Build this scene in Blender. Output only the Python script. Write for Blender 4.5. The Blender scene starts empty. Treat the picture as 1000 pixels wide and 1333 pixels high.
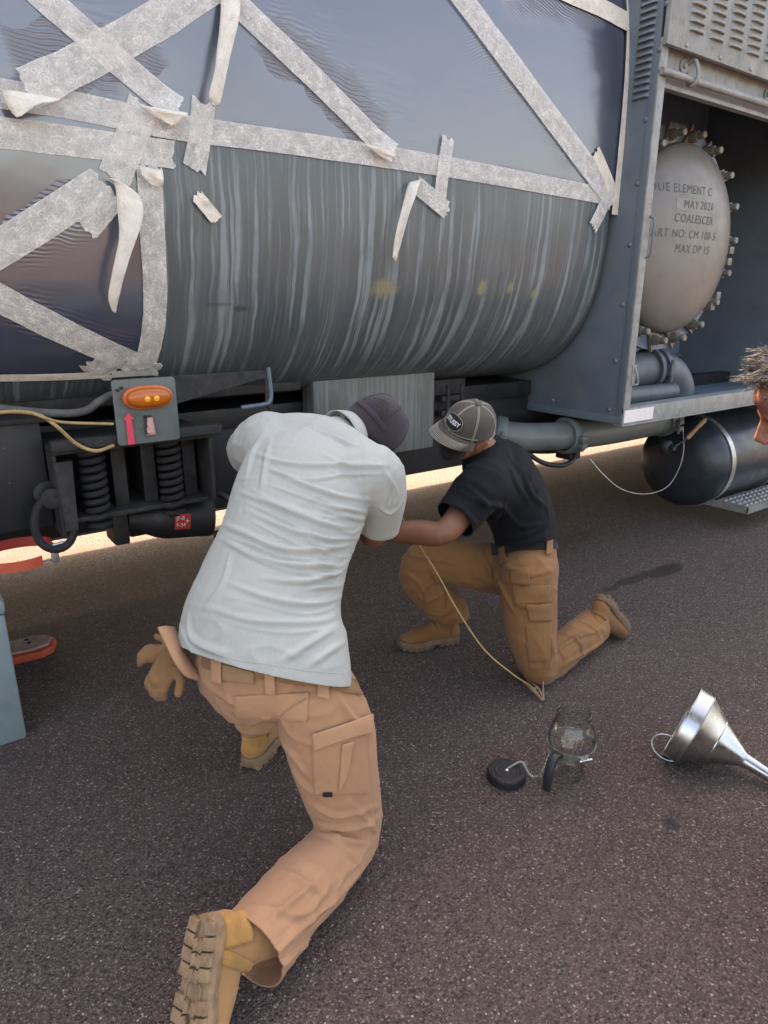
import bpy, bmesh, math, random
import numpy as np
from math import sin, cos, tan, pi, radians, atan, sqrt
from mathutils import Vector, Matrix, noise
from mathutils.bvhtree import BVHTree

random.seed(7)
rng = np.random.default_rng(7)
SC = bpy.context.scene
COL = SC.collection

# ------------------------------------------------------------------ camera
F_PX, CAM_H = 880.0, 1.55
PITCH = atan(274 / 880.0)
HEAD = radians(35.7)               # heading: turned right from the truck's normal
FH = np.array([sin(HEAD), cos(HEAD), 0.0])
RT = np.array([cos(HEAD), -sin(HEAD), 0.0])
FW = cos(PITCH) * FH + np.array([0, 0, -sin(PITCH)])
UP = np.cross(RT, FW)
CC = np.array([0.0, 0.0, CAM_H])
cam_d = bpy.data.cameras.new("camera")
cam = bpy.data.objects.new("camera", cam_d)
COL.objects.link(cam)
cam.location = CC
cam.rotation_euler = (pi / 2 - PITCH, 0, -HEAD)
cam_d.sensor_fit = 'VERTICAL'
cam_d.sensor_height = 24.0
cam_d.lens = 24.0 * F_PX / 1333.0
cam_d.clip_start = 0.05
cam_d.clip_end = 2000
SC.camera = cam

# ------------------------------------------------------------------ sky, sun, exposure
SUN_EL, SUN_AZ = radians(47), radians(20)      # sun behind the truck, a little to the right (azimuth from +Y to +X)
w = bpy.data.worlds.new("World")
SC.world = w
w.use_nodes = True
nt = w.node_tree
for n in list(nt.nodes):
    nt.nodes.remove(n)
wo = nt.nodes.new('ShaderNodeOutputWorld')
wb = nt.nodes.new('ShaderNodeBackground')
sk = nt.nodes.new('ShaderNodeTexSky')
sk.sky_type = 'NISHITA'
sk.sun_disc = False
sk.sun_elevation = SUN_EL
sk.sun_rotation = SUN_AZ
sk.altitude = 0
sk.air_density = 1.0
sk.dust_density = 4.0
sk.ozone_density = 1.0
wb.inputs['Strength'].default_value = 0.13
nt.links.new(sk.outputs[0], wb.inputs[0])
nt.links.new(wb.outputs[0], wo.inputs[0])
sun_d = bpy.data.lights.new("sun", 'SUN')
sun_d.energy = 4.0
sun_d.angle = radians(0.53)
sun_d.color = (1.0, 0.93, 0.82)
sun = bpy.data.objects.new("sun", sun_d)
COL.objects.link(sun)
sd = Vector((sin(SUN_AZ) * cos(SUN_EL), cos(SUN_AZ) * cos(SUN_EL), sin(SUN_EL)))
sun.rotation_euler = sd.to_track_quat('Z', 'Y').to_euler()
sun.location = (4, 12, 10)
SC.view_settings.view_transform = 'Standard'
SC.view_settings.look = 'None'
SC.view_settings.gamma = 1.0
SC.view_settings.use_curve_mapping = False
SC.view_settings.exposure = 2.75
SC.view_settings.use_white_balance = True
SC.view_settings.white_balance_temperature = 9000
SC.view_settings.white_balance_tint = 16
SC.cycles.use_denoising = True
SC.cycles.max_bounces = 10
SC.cycles.transparent_max_bounces = 16
SC.cycles.caustics_reflective = False
SC.cycles.caustics_refractive = False

# ------------------------------------------------------------------ measuring helpers
def ray(px, py):
    return FW + RT * ((px - 500) / F_PX) + UP * ((666.5 - py) / F_PX)
def A(px, py, d):                  # a point d metres in along the view axis
    return CC + ray(px, py) * d
def onz(px, py, z=0.0):
    r = ray(px, py); return CC + r * ((z - CAM_H) / r[2])
def ony(px, py, y):
    r = ray(px, py); return CC + r * (y / r[1])
def onx(px, py, x):
    r = ray(px, py); return CC + r * (x / r[0])
def nrm(v):
    v = np.asarray(v, float); return v / max(np.linalg.norm(v), 1e-9)
def V(*a):
    return np.array(a, float)

# ------------------------------------------------------------------ materials
def srgb(r, g, b):
    f = lambda c: (c / 255 / 12.92) if c / 255 <= 0.04045 else ((c / 255 + 0.055) / 1.055) ** 2.4
    return (f(r), f(g), f(b), 1.0)

class NT:
    """small helper round a node tree"""
    def __init__(s, name):
        s.m = bpy.data.materials.new(name)
        s.m.use_nodes = True
        s.t = s.m.node_tree
        s.b = s.t.nodes['Principled BSDF']
        s.o = s.t.nodes['Material Output']
        s.tc = None
    def n(s, kind, **kw):
        nd = s.t.nodes.new(kind)
        for k, v in kw.items():
            setattr(nd, k, v)
        return nd
    def l(s, a, b):
        s.t.links.new(a, b)
    def co(s, which='Object', scale=None, rot=None):
        if s.tc is None:
            s.tc = s.n('ShaderNodeTexCoord')
        out = s.tc.outputs[which]
        if scale is not None:
            mp = s.n('ShaderNodeMapping')
            mp.inputs['Scale'].default_value = scale if hasattr(scale, '__len__') else (scale,) * 3
            if rot:
                mp.inputs['Rotation'].default_value = rot
            s.l(out, mp.inputs[0])
            out = mp.outputs[0]
        return out
    def noise(s, scale, detail=4, rough=0.55, co=None, dist=0.0):
        nd = s.n('ShaderNodeTexNoise')
        nd.inputs['Scale'].default_value = scale
        nd.inputs['Detail'].default_value = detail
        nd.inputs['Roughness'].default_value = rough
        nd.inputs['Distortion'].default_value = dist
        s.l(co if co is not None else s.co(), nd.inputs['Vector'])
        return nd.outputs['Fac']
    def vor(s, scale, co=None, feature='F1', out='Distance'):
        nd = s.n('ShaderNodeTexVoronoi', feature=feature)
        nd.inputs['Scale'].default_value = scale
        s.l(co if co is not None else s.co(), nd.inputs['Vector'])
        return nd.outputs[out]
    def ramp(s, fac, stops, interp='LINEAR'):
        nd = s.n('ShaderNodeValToRGB')
        nd.color_ramp.interpolation = interp
        e = nd.color_ramp.elements
        while len(e) < len(stops):
            e.new(0.5)
        for k, (p, c) in enumerate(stops):
            e[k].position = p
            e[k].color = c if hasattr(c, '__len__') else (c, c, c, 1)
        s.l(fac, nd.inputs[0])
        return nd.outputs[0]
    def mix(s, fac, a, b, mode='MIX'):
        nd = s.n('ShaderNodeMix', data_type='RGBA', blend_type=mode)
        for i, x in ((0, fac), (6, a), (7, b)):
            if hasattr(x, 'is_linked') or hasattr(x, 'links'):
                s.l(x, nd.inputs[i])
            else:
                nd.inputs[i].default_value = x
        return nd.outputs[2]
    def math(s, op, a, b=None, c=None):
        nd = s.n('ShaderNodeMath', operation=op)
        for i, x in enumerate((a, b, c)):
            if x is None:
                continue
            if hasattr(x, 'links'):
                s.l(x, nd.inputs[i])
            else:
                nd.inputs[i].default_value = x
        return nd.outputs[0]
    def bump(s, h, strength=0.3, dist=0.01, prev=None):
        nd = s.n('ShaderNodeBump')
        nd.inputs['Strength'].default_value = strength
        nd.inputs['Distance'].default_value = dist
        s.l(h, nd.inputs['Height'])
        if prev is not None:
            s.l(prev, nd.inputs['Normal'])
        s.l(nd.outputs[0], s.b.inputs['Normal'])
        return nd.outputs[0]
    def set(s, **kw):
        for k, v in kw.items():
            inp = s.b.inputs[k.replace('_', ' ')]
            if hasattr(v, 'links'):
                s.l(v, inp)
            else:
                inp.default_value = v
        return s

def paint(name, c, rough=0.5, metal=0.0, var=0.35, scale=6.0, grime=None, bump=0.08, bscale=120, spec=0.5, coat=0.0):
    """painted or plain surface with blotchy wear"""
    t = NT(name)
    c = tuple(c)[:3]
    lo = tuple(x * (1 - var) for x in c) + (1,)
    hi = tuple(min(1, x * (1 + var)) for x in c) + (1,)
    col = t.ramp(t.noise(scale, 6, 0.62), [(0.3, lo), (0.7, hi)])
    if grime is not None:
        g = t.ramp(t.noise(scale * 2.3, 8, 0.7), [(0.52, 0.0), (0.66, 1.0)])
        col = t.mix(t.math('MULTIPLY', g, 0.6), col, tuple(grime)[:3] + (1,))
    r = t.ramp(t.noise(scale * 3.1, 5), [(0.3, max(0.03, rough - 0.1)), (0.7, min(1, rough + 0.12))])
    t.set(Base_Color=col, Roughness=r, Metallic=metal)
    t.b.inputs['Specular IOR Level'].default_value = spec
    t.b.inputs['Coat Weight'].default_value = coat
    if bump:
        t.bump(t.noise(bscale, 3), bump, 0.002)
    return t.m

def cloth(name, c, weave=900, var=0.12, rough=0.9, fold=0.25, fscale=14, grime=None, rib=False, heather=None):
    t = NT(name)
    c = tuple(c)[:3]
    lo = tuple(x * (1 - var) for x in c) + (1,)
    hi = tuple(min(1, x * (1 + var)) for x in c) + (1,)
    col = t.ramp(t.noise(5, 5, 0.6), [(0.3, lo), (0.7, hi)])
    if heather:
        h = t.noise(420, 2, 0.6, co=t.co('Object', (1, 1, 2.2)))
        col = t.mix(t.ramp(h, [(0.42, 0.0), (0.62, 1.0)]), col, tuple(heather)[:3] + (1,))
    if grime is not None:
        g = t.ramp(t.noise(9, 7, 0.7), [(0.5, 0.0), (0.72, 1.0)])
        col = t.mix(t.math('MULTIPLY', g, 0.5), col, tuple(grime)[:3] + (1,))
    t.set(Base_Color=col, Roughness=rough)
    t.b.inputs['Specular IOR Level'].default_value = 0.15
    t.b.inputs['Sheen Weight'].default_value = 0.12
    t.b.inputs['Sheen Roughness'].default_value = 0.6
    p = t.bump(t.noise(fscale, 4, 0.55, dist=0.6), fold, 0.012)
    if rib:
        ch = t.n('ShaderNodeTexChecker'); ch.inputs['Scale'].default_value = 330
        t.l(t.co(), ch.inputs['Vector'])
        p = t.bump(ch.outputs['Fac'], 0.10, 0.0008, p)
    t.bump(t.noise(weave, 2, 0.6), 0.18, 0.0012, p)
    return t.m

M = {}
M['paint_green'] = paint('faded_grey_green_paint', (0.115, 0.135, 0.13), 0.42, var=0.22, scale=3, grime=(0.06, 0.065, 0.06))
M['paint_cab'] = paint('blotchy_blue_grey_paint', (0.11, 0.145, 0.17), 0.40, var=0.18, scale=3.5, grime=(0.15, 0.16, 0.155))  # blue-grey base with paler grey blotches
M['paint_pale'] = paint('chalky_pale_grey_paint', (0.25, 0.265, 0.255), 0.5, var=0.22, scale=9, grime=(0.12, 0.12, 0.10))
M['paint_inner'] = paint('veil_lightened_inner_blue_paint', (0.13, 0.19, 0.255), 0.36, var=0.2, scale=3, grime=(0.08, 0.10, 0.12))  # inner blue paint, its colour lightened to stand in for lens glare
M['black_metal'] = paint('chassis_black_paint', (0.010, 0.012, 0.015), 0.5, var=0.4, scale=7, grime=(0.022, 0.022, 0.021))
M['dusty_black'] = paint('dusty_black_steel', (0.021, 0.021, 0.021), 0.75, var=0.5, scale=10, grime=(0.055, 0.050, 0.044))
M['rubber'] = paint('dull_black_rubber', (0.013, 0.013, 0.013), 0.8, var=0.3, scale=20)
M['steel'] = paint('dull_steel', (0.42, 0.43, 0.42), 0.38, metal=0.85, var=0.25, scale=18)
M['galv'] = paint('galvanised_steel', (0.34, 0.36, 0.36), 0.45, metal=0.7, var=0.25, scale=14, grime=(0.2, 0.2, 0.2))
M['vessel'] = paint('sand_grey_vessel_paint', (0.175, 0.165, 0.148), 0.38, var=0.12, scale=4, grime=(0.14, 0.135, 0.12))
M['vessel_dark'] = paint('stencil_ink', (0.085, 0.082, 0.077), 0.6, var=0.4, scale=40)
M['white_tape'] = paint('white_reflective_label', (0.78, 0.74, 0.73), 0.5, var=0.06, scale=20)
M['paint_pipe'] = paint('grey_blue_pipe_paint', (0.085, 0.105, 0.12), 0.45, var=0.2, scale=5, grime=(0.06, 0.07, 0.075))
M['airtank'] = paint('black_blue_tank_paint', (0.018, 0.026, 0.036), 0.36, var=0.25, scale=4, grime=(0.03, 0.035, 0.04))
M['amber'] = None
M['wood'] = paint('worn_wood_handle', (0.32, 0.17, 0.08), 0.6, var=0.4, scale=30)
M['red'] = paint('red_paint', (0.42, 0.035, 0.03), 0.5, var=0.25, scale=10, grime=(0.2, 0.05, 0.04))
M['red_orange'] = paint('orange_red_paint', (0.55, 0.09, 0.045), 0.55, var=0.2, scale=10)
M['pinkred'] = paint('fluorescent_red_marker', (0.75, 0.06, 0.10), 0.6, var=0.12, scale=60)
M['pale_pink'] = paint('faded_pink_tag', (0.62, 0.33, 0.30), 0.8, var=0.2, scale=60)
M['box'] = paint('grey_green_box_paint', (0.17, 0.225, 0.235), 0.45, var=0.14, scale=5, grime=(0.24, 0.29, 0.30), bump=0.12)
M['chrome'] = paint('bright_chain_steel', (0.6, 0.6, 0.58), 0.25, metal=1.0, var=0.1)
M['black_plastic'] = paint('black_plastic', (0.016, 0.017, 0.020), 0.45, var=0.3, scale=40)
M['hose_tan'] = paint('tan_hose', (0.36, 0.24, 0.10), 0.55, var=0.25, scale=30)
M['hose_grey'] = paint('dusty_grey_hose', (0.085, 0.08, 0.075), 0.7, var=0.3, scale=30)
M['wire'] = paint('yellow_tan_wire', (0.42, 0.28, 0.11), 0.6, var=0.2, scale=60)
M['white_ink'] = paint('white_print', (0.75, 0.75, 0.74), 0.6, var=0.05)

# ------------------------------------------------------------------ object helpers
def props(o, label=None, cat=None, group=None, kind=None):
    if label: o['label'] = label
    if cat: o['category'] = cat
    if group: o['group'] = group
    if kind: o['kind'] = kind
    return o

def adopt(o, parent):
    """parent o while its coordinates stay world coordinates"""
    o.parent = parent
    if parent.type == 'EMPTY':
        o.matrix_parent_inverse = Matrix.Translation(-Vector(parent.location))

def thing(name, label, cat, loc, group=None):
    o = bpy.data.objects.new(name, None)
    o.empty_display_size = 0.1
    o.location = tuple(float(x) for x in loc)
    COL.objects.link(o)
    return props(o, label, cat, group)

def mesh_data(name, v, f, smooth=True, sharp=40):
    me = bpy.data.meshes.new(name)
    me.from_pydata([tuple(map(float, p)) for p in v], [], [tuple(map(int, q)) for q in f])
    me.update()
    if smooth:
        me.polygons.foreach_set('use_smooth', [True] * len(me.polygons))
        if sharp:
            me.set_sharp_from_angle(angle=radians(sharp))
    return me

def link(name, me, mat, parent=None, M4=None):
    o = bpy.data.objects.new(name, me)
    COL.objects.link(o)
    if mat is not None and not me.materials:
        me.materials.append(mat)
    if parent is not None:
        adopt(o, parent)
    if M4 is not None:
        o.matrix_basis = M4
    return o

class G:
    """collects shapes, then builds ONE mesh object"""
    def __init__(s):
        s.v = []; s.f = []
    def add(s, v, f):
        k = len(s.v)
        s.v += [np.asarray(p, float) for p in v]
        s.f += [tuple(i + k for i in q) for q in f]
        return s
    def box(s, lo, hi, ch=0.0):
        lo = np.minimum(lo, hi).astype(float) if False else np.array(lo, float); hi = np.array(hi, float)
        bm = bmesh.new()
        bmesh.ops.create_cube(bm, size=1.0)
        for q in bm.verts:
            q.co = Vector(tuple((lo + hi) / 2 + np.array(q.co) * (hi - lo)))
        if ch:
            bmesh.ops.bevel(bm, geom=bm.edges[:], offset=ch, segments=2, profile=0.6, affect='EDGES')
        return s.bm(bm)
    def bm(s, bm, mat=None):
        bm.verts.index_update()
        v = [np.array((mat @ q.co) if mat else q.co) for q in bm.verts]
        f = [tuple(x.index for x in q.verts) for q in bm.faces]
        bm.free()
        return s.add(v, f)
    def obox(s, c, ax, half, ch=0.0):
        """oriented box: centre, three axes, half sizes"""
        bm = bmesh.new()
        bmesh.ops.create_cube(bm, size=2.0)
        for q in bm.verts:
            q.co = Vector(tuple(np.array(q.co) * np.array(half)))
        if ch:
            bmesh.ops.bevel(bm, geom=bm.edges[:], offset=ch, segments=2, profile=0.6, affect='EDGES')
        a = [nrm(x) for x in ax]
        for q in bm.verts:
            p = np.array(q.co)
            q.co = Vector(tuple(np.asarray(c, float) + a[0] * p[0] + a[1] * p[1] + a[2] * p[2]))
        return s.bm(bm)
    def tube(s, pts, r, seg=12, cap=True, closed=False):
        pts = [np.asarray(p, float) for p in pts]
        n = len(pts)
        rr = r if hasattr(r, '__len__') else [r] * n
        T = []
        for i in range(n):
            a = pts[(i - 1) % n] if closed else pts[max(i - 1, 0)]
            b = pts[(i + 1) % n] if closed else pts[min(i + 1, n - 1)]
            T.append(nrm(b - a))
        ref = V(0, 0, 1) if abs(T[0][2]) < 0.9 else V(1, 0, 0)
        u = nrm(np.cross(T[0], ref)); v = []; f = []
        for i in range(n):
            u = nrm(u - T[i] * (u @ T[i])); w_ = np.cross(T[i], u)
            for k in range(seg):
                a = 2 * pi * k / seg
                v.append(pts[i] + rr[i] * (cos(a) * u + sin(a) * w_))
        m = n if closed else n - 1
        for i in range(m):
            for k in range(seg):
                a, b = i * seg + k, i * seg + (k + 1) % seg
                c, d = ((i + 1) % n) * seg + (k + 1) % seg, ((i + 1) % n) * seg + k
                f.append((a, b, c, d))
        if cap and not closed:
            f.append(tuple(range(seg - 1, -1, -1)))
            f.append(tuple((n - 1) * seg + k for k in range(seg)))
        return s.add(v, f)
    def lathe(s, prof, o, axis, seg=32, close=False):
        """profile [(radius, height)] turned round axis through o"""
        ax = nrm(axis); ref = V(0, 0, 1) if abs(ax[2]) < 0.9 else V(1, 0, 0)
        u = nrm(np.cross(ref, ax)); w_ = np.cross(ax, u)
        v = []; f = []; n = len(prof)
        for r, h in prof:
            for k in range(seg):
                a = 2 * pi * k / seg
                v.append(np.asarray(o, float) + ax * h + r * (cos(a) * u + sin(a) * w_))
        for i in range(n if close else n - 1):
            for k in range(seg):
                j = (i + 1) % n
                f.append((i * seg + k, i * seg + (k + 1) % seg, j * seg + (k + 1) % seg, j * seg + k))
        if not close:
            if prof[0][0] > 1e-4: f.append(tuple(range(seg - 1, -1, -1)))
            if prof[-1][0] > 1e-4: f.append(tuple((n - 1) * seg + k for k in range(seg)))
        return s.add(v, f)
    def prism(s, outline, o, ex, ey, t):
        """2-D outline in the frame (o, ex, ey), thickness t along ex x ey"""
        ex, ey = nrm(ex), nrm(ey); ez = np.cross(ex, ey); n = len(outline)
        v = [np.asarray(o) + ex * a + ey * b for a, b in outline] + [np.asarray(o) + ex * a + ey * b + ez * t for a, b in outline]
        f = [tuple(range(n - 1, -1, -1)), tuple(range(n, 2 * n))]
        f += [(i, (i + 1) % n, n + (i + 1) % n, n + i) for i in range(n)]
        return s.add(v, f)
    def build(s, name, mat, parent=None, smooth=True, sharp=40, bevel=0.0):
        me = mesh_data(name, s.v, s.f, smooth, sharp)
        bm = bmesh.new(); bm.from_mesh(me)
        bmesh.ops.recalc_face_normals(bm, faces=bm.faces[:])
        bm.to_mesh(me); bm.free()
        if smooth and sharp:
            me.set_sharp_from_angle(angle=radians(sharp))
        o = link(name, me, mat, parent)
        if bevel:
            b = o.modifiers.new('bevel', 'BEVEL'); b.width = bevel; b.segments = 2; b.limit_method = 'ANGLE'
        return o

def catmull(P, k=6):
    P = [np.asarray(p, float) for p in P]
    if len(P) < 3:
        return [P[0] + (P[1] - P[0]) * i / k for i in range(k + 1)]
    Q = [2 * P[0] - P[1]] + P + [2 * P[-1] - P[-2]]
    out = []
    for i in range(1, len(Q) - 2):
        a, b, c, d = Q[i - 1:i + 3]
        for j in range(k):
            t = j / k
            out.append(0.5 * (2 * b + (c - a) * t + (2 * a - 5 * b + 4 * c - d) * t * t + (3 * b - a - 3 * c + d) * t ** 3))
    out.append(P[-1])
    return out

def text_mesh(body, size, spacing=1.0, extrude=0.0, shear=0.0, offset=0.0):
    cu = bpy.data.curves.new('lettering', 'FONT')
    cu.body = body; cu.size = size; cu.align_x = 'CENTER'; cu.align_y = 'CENTER'
    cu.space_character = spacing; cu.extrude = extrude; cu.shear = shear; cu.offset = offset
    cu.resolution_u = 3
    o = bpy.data.objects.new('lettering', cu); COL.objects.link(o)
    dg = bpy.context.evaluated_depsgraph_get()
    me = bpy.data.meshes.new_from_object(o.evaluated_get(dg))
    v = [np.array(q.co) for q in me.vertices]
    f = [tuple(p.vertices) for p in me.polygons]
    bpy.data.objects.remove(o); bpy.data.curves.remove(cu); bpy.data.meshes.remove(me)
    return v, f
# ================================================================== ground
def ground_material():
    t = NT('red_brown_asphalt')
    co = t.co('Object')
    big = t.noise(0.9, 5, 0.6)
    binder = t.ramp(big, [(0.3, (0.096, 0.066, 0.058, 1)), (0.7, (0.140, 0.099, 0.087, 1))])
    binder = t.mix(t.ramp(t.noise(14, 6, 0.7), [(0.40, 0.45), (0.62, 0.0)]), binder, (0.055, 0.039, 0.036, 1))
    # aggregate: one random tone per stone
    vr = t.n('ShaderNodeTexVoronoi'); vr.inputs['Scale'].default_value = 165; t.l(co, vr.inputs['Vector'])
    sep = t.n('ShaderNodeSeparateColor'); t.l(vr.outputs['Color'], sep.inputs[0])
    stone = t.ramp(sep.outputs[0], [(0.0, (0.034, 0.024, 0.022, 1)), (0.30, (0.092, 0.064, 0.057, 1)), (0.55, (0.150, 0.107, 0.095, 1)), (0.88, (0.215, 0.158, 0.141, 1)), (0.965, (0.28, 0.215, 0.192, 1)), (1.0, (0.50, 0.42, 0.385, 1))])
    shape = t.ramp(vr.outputs['Distance'], [(0.35, 1.0), (0.70, 0.0)])
    col = t.mix(shape, binder, stone)
    pit = t.ramp(t.noise(120, 4, 0.75), [(0.33, 1.0), (0.44, 0.0)])
    col = t.mix(t.math('MULTIPLY', pit, 0.75), col, (0.024, 0.018, 0.017, 1))
    # sparse larger pale chips
    v2 = t.n('ShaderNodeTexVoronoi'); v2.inputs['Scale'].default_value = 62; t.l(co, v2.inputs['Vector'])
    s2 = t.n('ShaderNodeSeparateColor'); t.l(v2.outputs['Color'], s2.inputs[0])
    pick = t.math('MULTIPLY', t.math('GREATER_THAN', s2.outputs[1], 0.86), t.ramp(v2.outputs['Distance'], [(0.16, 1.0), (0.26, 0.0)]))
    col = t.mix(t.math('MULTIPLY', pick, 0.6), col, t.mix(s2.outputs[2], (0.20, 0.15, 0.135, 1), (0.52, 0.45, 0.41, 1)))
    # spilled fuel and oil spots, then broad dark patches (each a mark with a place and a shape of its own)
    sx = t.n('ShaderNodeSeparateXYZ'); t.l(co, sx.inputs[0])
    wob = t.noise(9, 5, 0.7)
    wob2 = t.noise(38, 4, 0.7)
    tot = None
    for (x, y, rx, ry, k, wamp) in ((3.36, 2.12, 0.40, 0.045, 0.8, 1.1), (3.60, 2.09, 0.20, 0.07, 0.97, 0.5), (1.725, 0.873, 0.030, 0.030, 0.75, 0.25), (3.3, 2.85, 0.55, 0.22, 0.55, 1.2), (2.4, 2.2, 0.35, 0.25, 0.35, 1.4), (1.2, 2.6, 0.8, 0.5, 0.3, 1.4)):
        dx = t.math('DIVIDE', t.math('SUBTRACT', sx.outputs[0], x), rx)
        dy = t.math('DIVIDE', t.math('SUBTRACT', sx.outputs[1], y), ry)
        r = t.math('SQRT', t.math('ADD', t.math('MULTIPLY', dx, dx), t.math('MULTIPLY', dy, dy)))
        r = t.math('ADD', r, t.math('MULTIPLY', t.math('SUBTRACT', wob2 if rx < 0.2 else wob, 0.5), wamp * 2))
        m = t.math('MULTIPLY', t.ramp(r, [(0.7, 1.0), (1.0, 0.0)]), k)
        tot = m if tot is None else t.math('MAXIMUM', tot, m)
    col = t.mix(tot, col, (0.012, 0.011, 0.012, 1))
    rough = t.math('SUBTRACT', 0.9, t.math('MULTIPLY', tot, 0.4))
    t.set(Base_Color=col, Roughness=rough)
    t.b.inputs['Specular IOR Level'].default_value = 0.35
    h = t.math('ADD', t.math('MULTIPLY', shape, 0.6), t.math('MULTIPLY', t.noise(85, 4, 0.7), 0.9))
    h = t.math('SUBTRACT', h, t.math('MULTIPLY', pit, 0.5))
    t.bump(h, 1.0, 0.008)
    return t.m

M['asphalt'] = ground_material()
def concrete_material():
    t = NT('tan_concrete')
    c = t.ramp(t.noise(1.6, 6, 0.6), [(0.3, (0.30, 0.235, 0.175, 1)), (0.7, (0.40, 0.33, 0.26, 1))])
    c = t.mix(t.ramp(t.noise(60, 5, 0.7), [(0.4, 0.0), (0.7, 0.45)]), c, (0.22, 0.18, 0.14, 1))
    t.set(Base_Color=c, Roughness=0.9); t.bump(t.noise(140, 4), 0.4, 0.003)
    return t.m
M['concrete'] = concrete_material()

g = G(); S = 300
gx = [-S, -6, -2, 0, 2, 4, 6, 9, S]; gy = [-S, -4, -1, 1, 3, 5, 8, S]
g.add([(x, y, 0) for y in gy for x in gx], [(j * 9 + i, j * 9 + i + 1, (j + 1) * 9 + i + 1, (j + 1) * 9 + i) for j in range(7) for i in range(8)])
props(g.build('ground', M['asphalt'], smooth=False), kind='structure')
g = G(); g.add([(-S, 5.35, 0.004), (S, 5.10, 0.004), (S, S, 0.004), (-S, S, 0.004)], [(0, 1, 2, 3)])
props(g.build('pavement', M['concrete'], smooth=False), kind='structure')

# ================================================================== tank surface (a superellipse drawn out along X)
TCY, TCZ, TN, TUP = 3.40, 2.10, 3.0, 1.55
_th = np.linspace(-pi, pi, 6001)[:-1]
_y = TCY - np.sign(np.cos(_th)) * np.abs(np.cos(_th)) ** (2 / TN)
_z = TCZ - np.sign(np.sin(_th)) * np.abs(np.sin(_th)) ** (2 / TN) * np.where(np.sin(_th) < 0, TUP, 1.0)
_s = np.concatenate([[0], np.cumsum(np.hypot(np.diff(_y), np.diff(_z)))])
_s -= _s[3000]                       # s = 0 at the widest point of the near side, growing downwards
_u = np.linspace(_s[0], _s[-1], 2401)
TY, TZ = np.interp(_u, _s, _y), np.interp(_u, _s, _z)
for _k in range(3):
    TY[1:-1] = (TY[:-2] + TY[2:]) / 2; TZ[1:-1] = (TZ[:-2] + TZ[2:]) / 2
_ty, _tz = np.gradient(TY), np.gradient(TZ)
_l = np.hypot(_ty, _tz); NY, NZ = _tz / _l, -_ty / _l      # outward normal (near side: -Y)
def surf(X, s, off=0.0):
    X, s = np.broadcast_arrays(np.asarray(X, float), np.asarray(s, float))
    y = np.interp(s, _u, TY); z = np.interp(s, _u, TZ)
    ny = np.interp(s, _u, NY); nz = np.interp(s, _u, NZ)
    return np.stack([X, y + ny * off, z + nz * off], -1)
def tank_hit(px, py):
    """where the line of sight meets the tank -> (X, s)"""
    r = ray(px, py); t = np.linspace(1.0, 9.0, 8001)
    p = CC[None] + r[None] * t[:, None]
    f = np.abs((p[:, 1] - TCY)) ** TN + np.abs((p[:, 2] - TCZ) / np.where(p[:, 2] > TCZ, TUP, 1.0)) ** TN - 1
    k = np.argmax(f < 0) if (f < 0).any() else int(np.argmin(f))
    q = p[k]
    i = int(np.argmin((TY - q[1]) ** 2 + (TZ - q[2]) ** 2 + (TY > TCY) * 9))
    return np.array([q[0], _u[i]])

def uvmesh(name, X, Sv, P, mat, parent=None, thick=0.0):
    """grid of points P[i,j] with UV = (X, s) in metres"""
    ni, nj = P.shape[:2]
    idx = np.arange(ni * nj).reshape(ni, nj)
    f = np.stack([idx[:-1, :-1], idx[1:, :-1], idx[1:, 1:], idx[:-1, 1:]], -1).reshape(-1, 4)
    me = bpy.data.meshes.new(name)
    me.from_pydata(P.reshape(-1, 3).tolist(), [], f.tolist())
    uv = me.uv_layers.new(name='UVMap')
    flat = np.stack([np.broadcast_to(X, (ni, nj)).ravel(), np.broadcast_to(Sv, (ni, nj)).ravel()], -1)
    li = np.empty(len(me.loops), int); me.loops.foreach_get('vertex_index', li)
    uv.data.foreach_set('uv', flat[li].ravel())
    me.polygons.foreach_set('use_smooth', [True] * len(me.polygons))
    me.update()
    o = link(name, me, mat, parent)
    if thick:
        m = o.modifiers.new('thickness', 'SOLIDIFY'); m.thickness = thick; m.offset = 0
    return o

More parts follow.
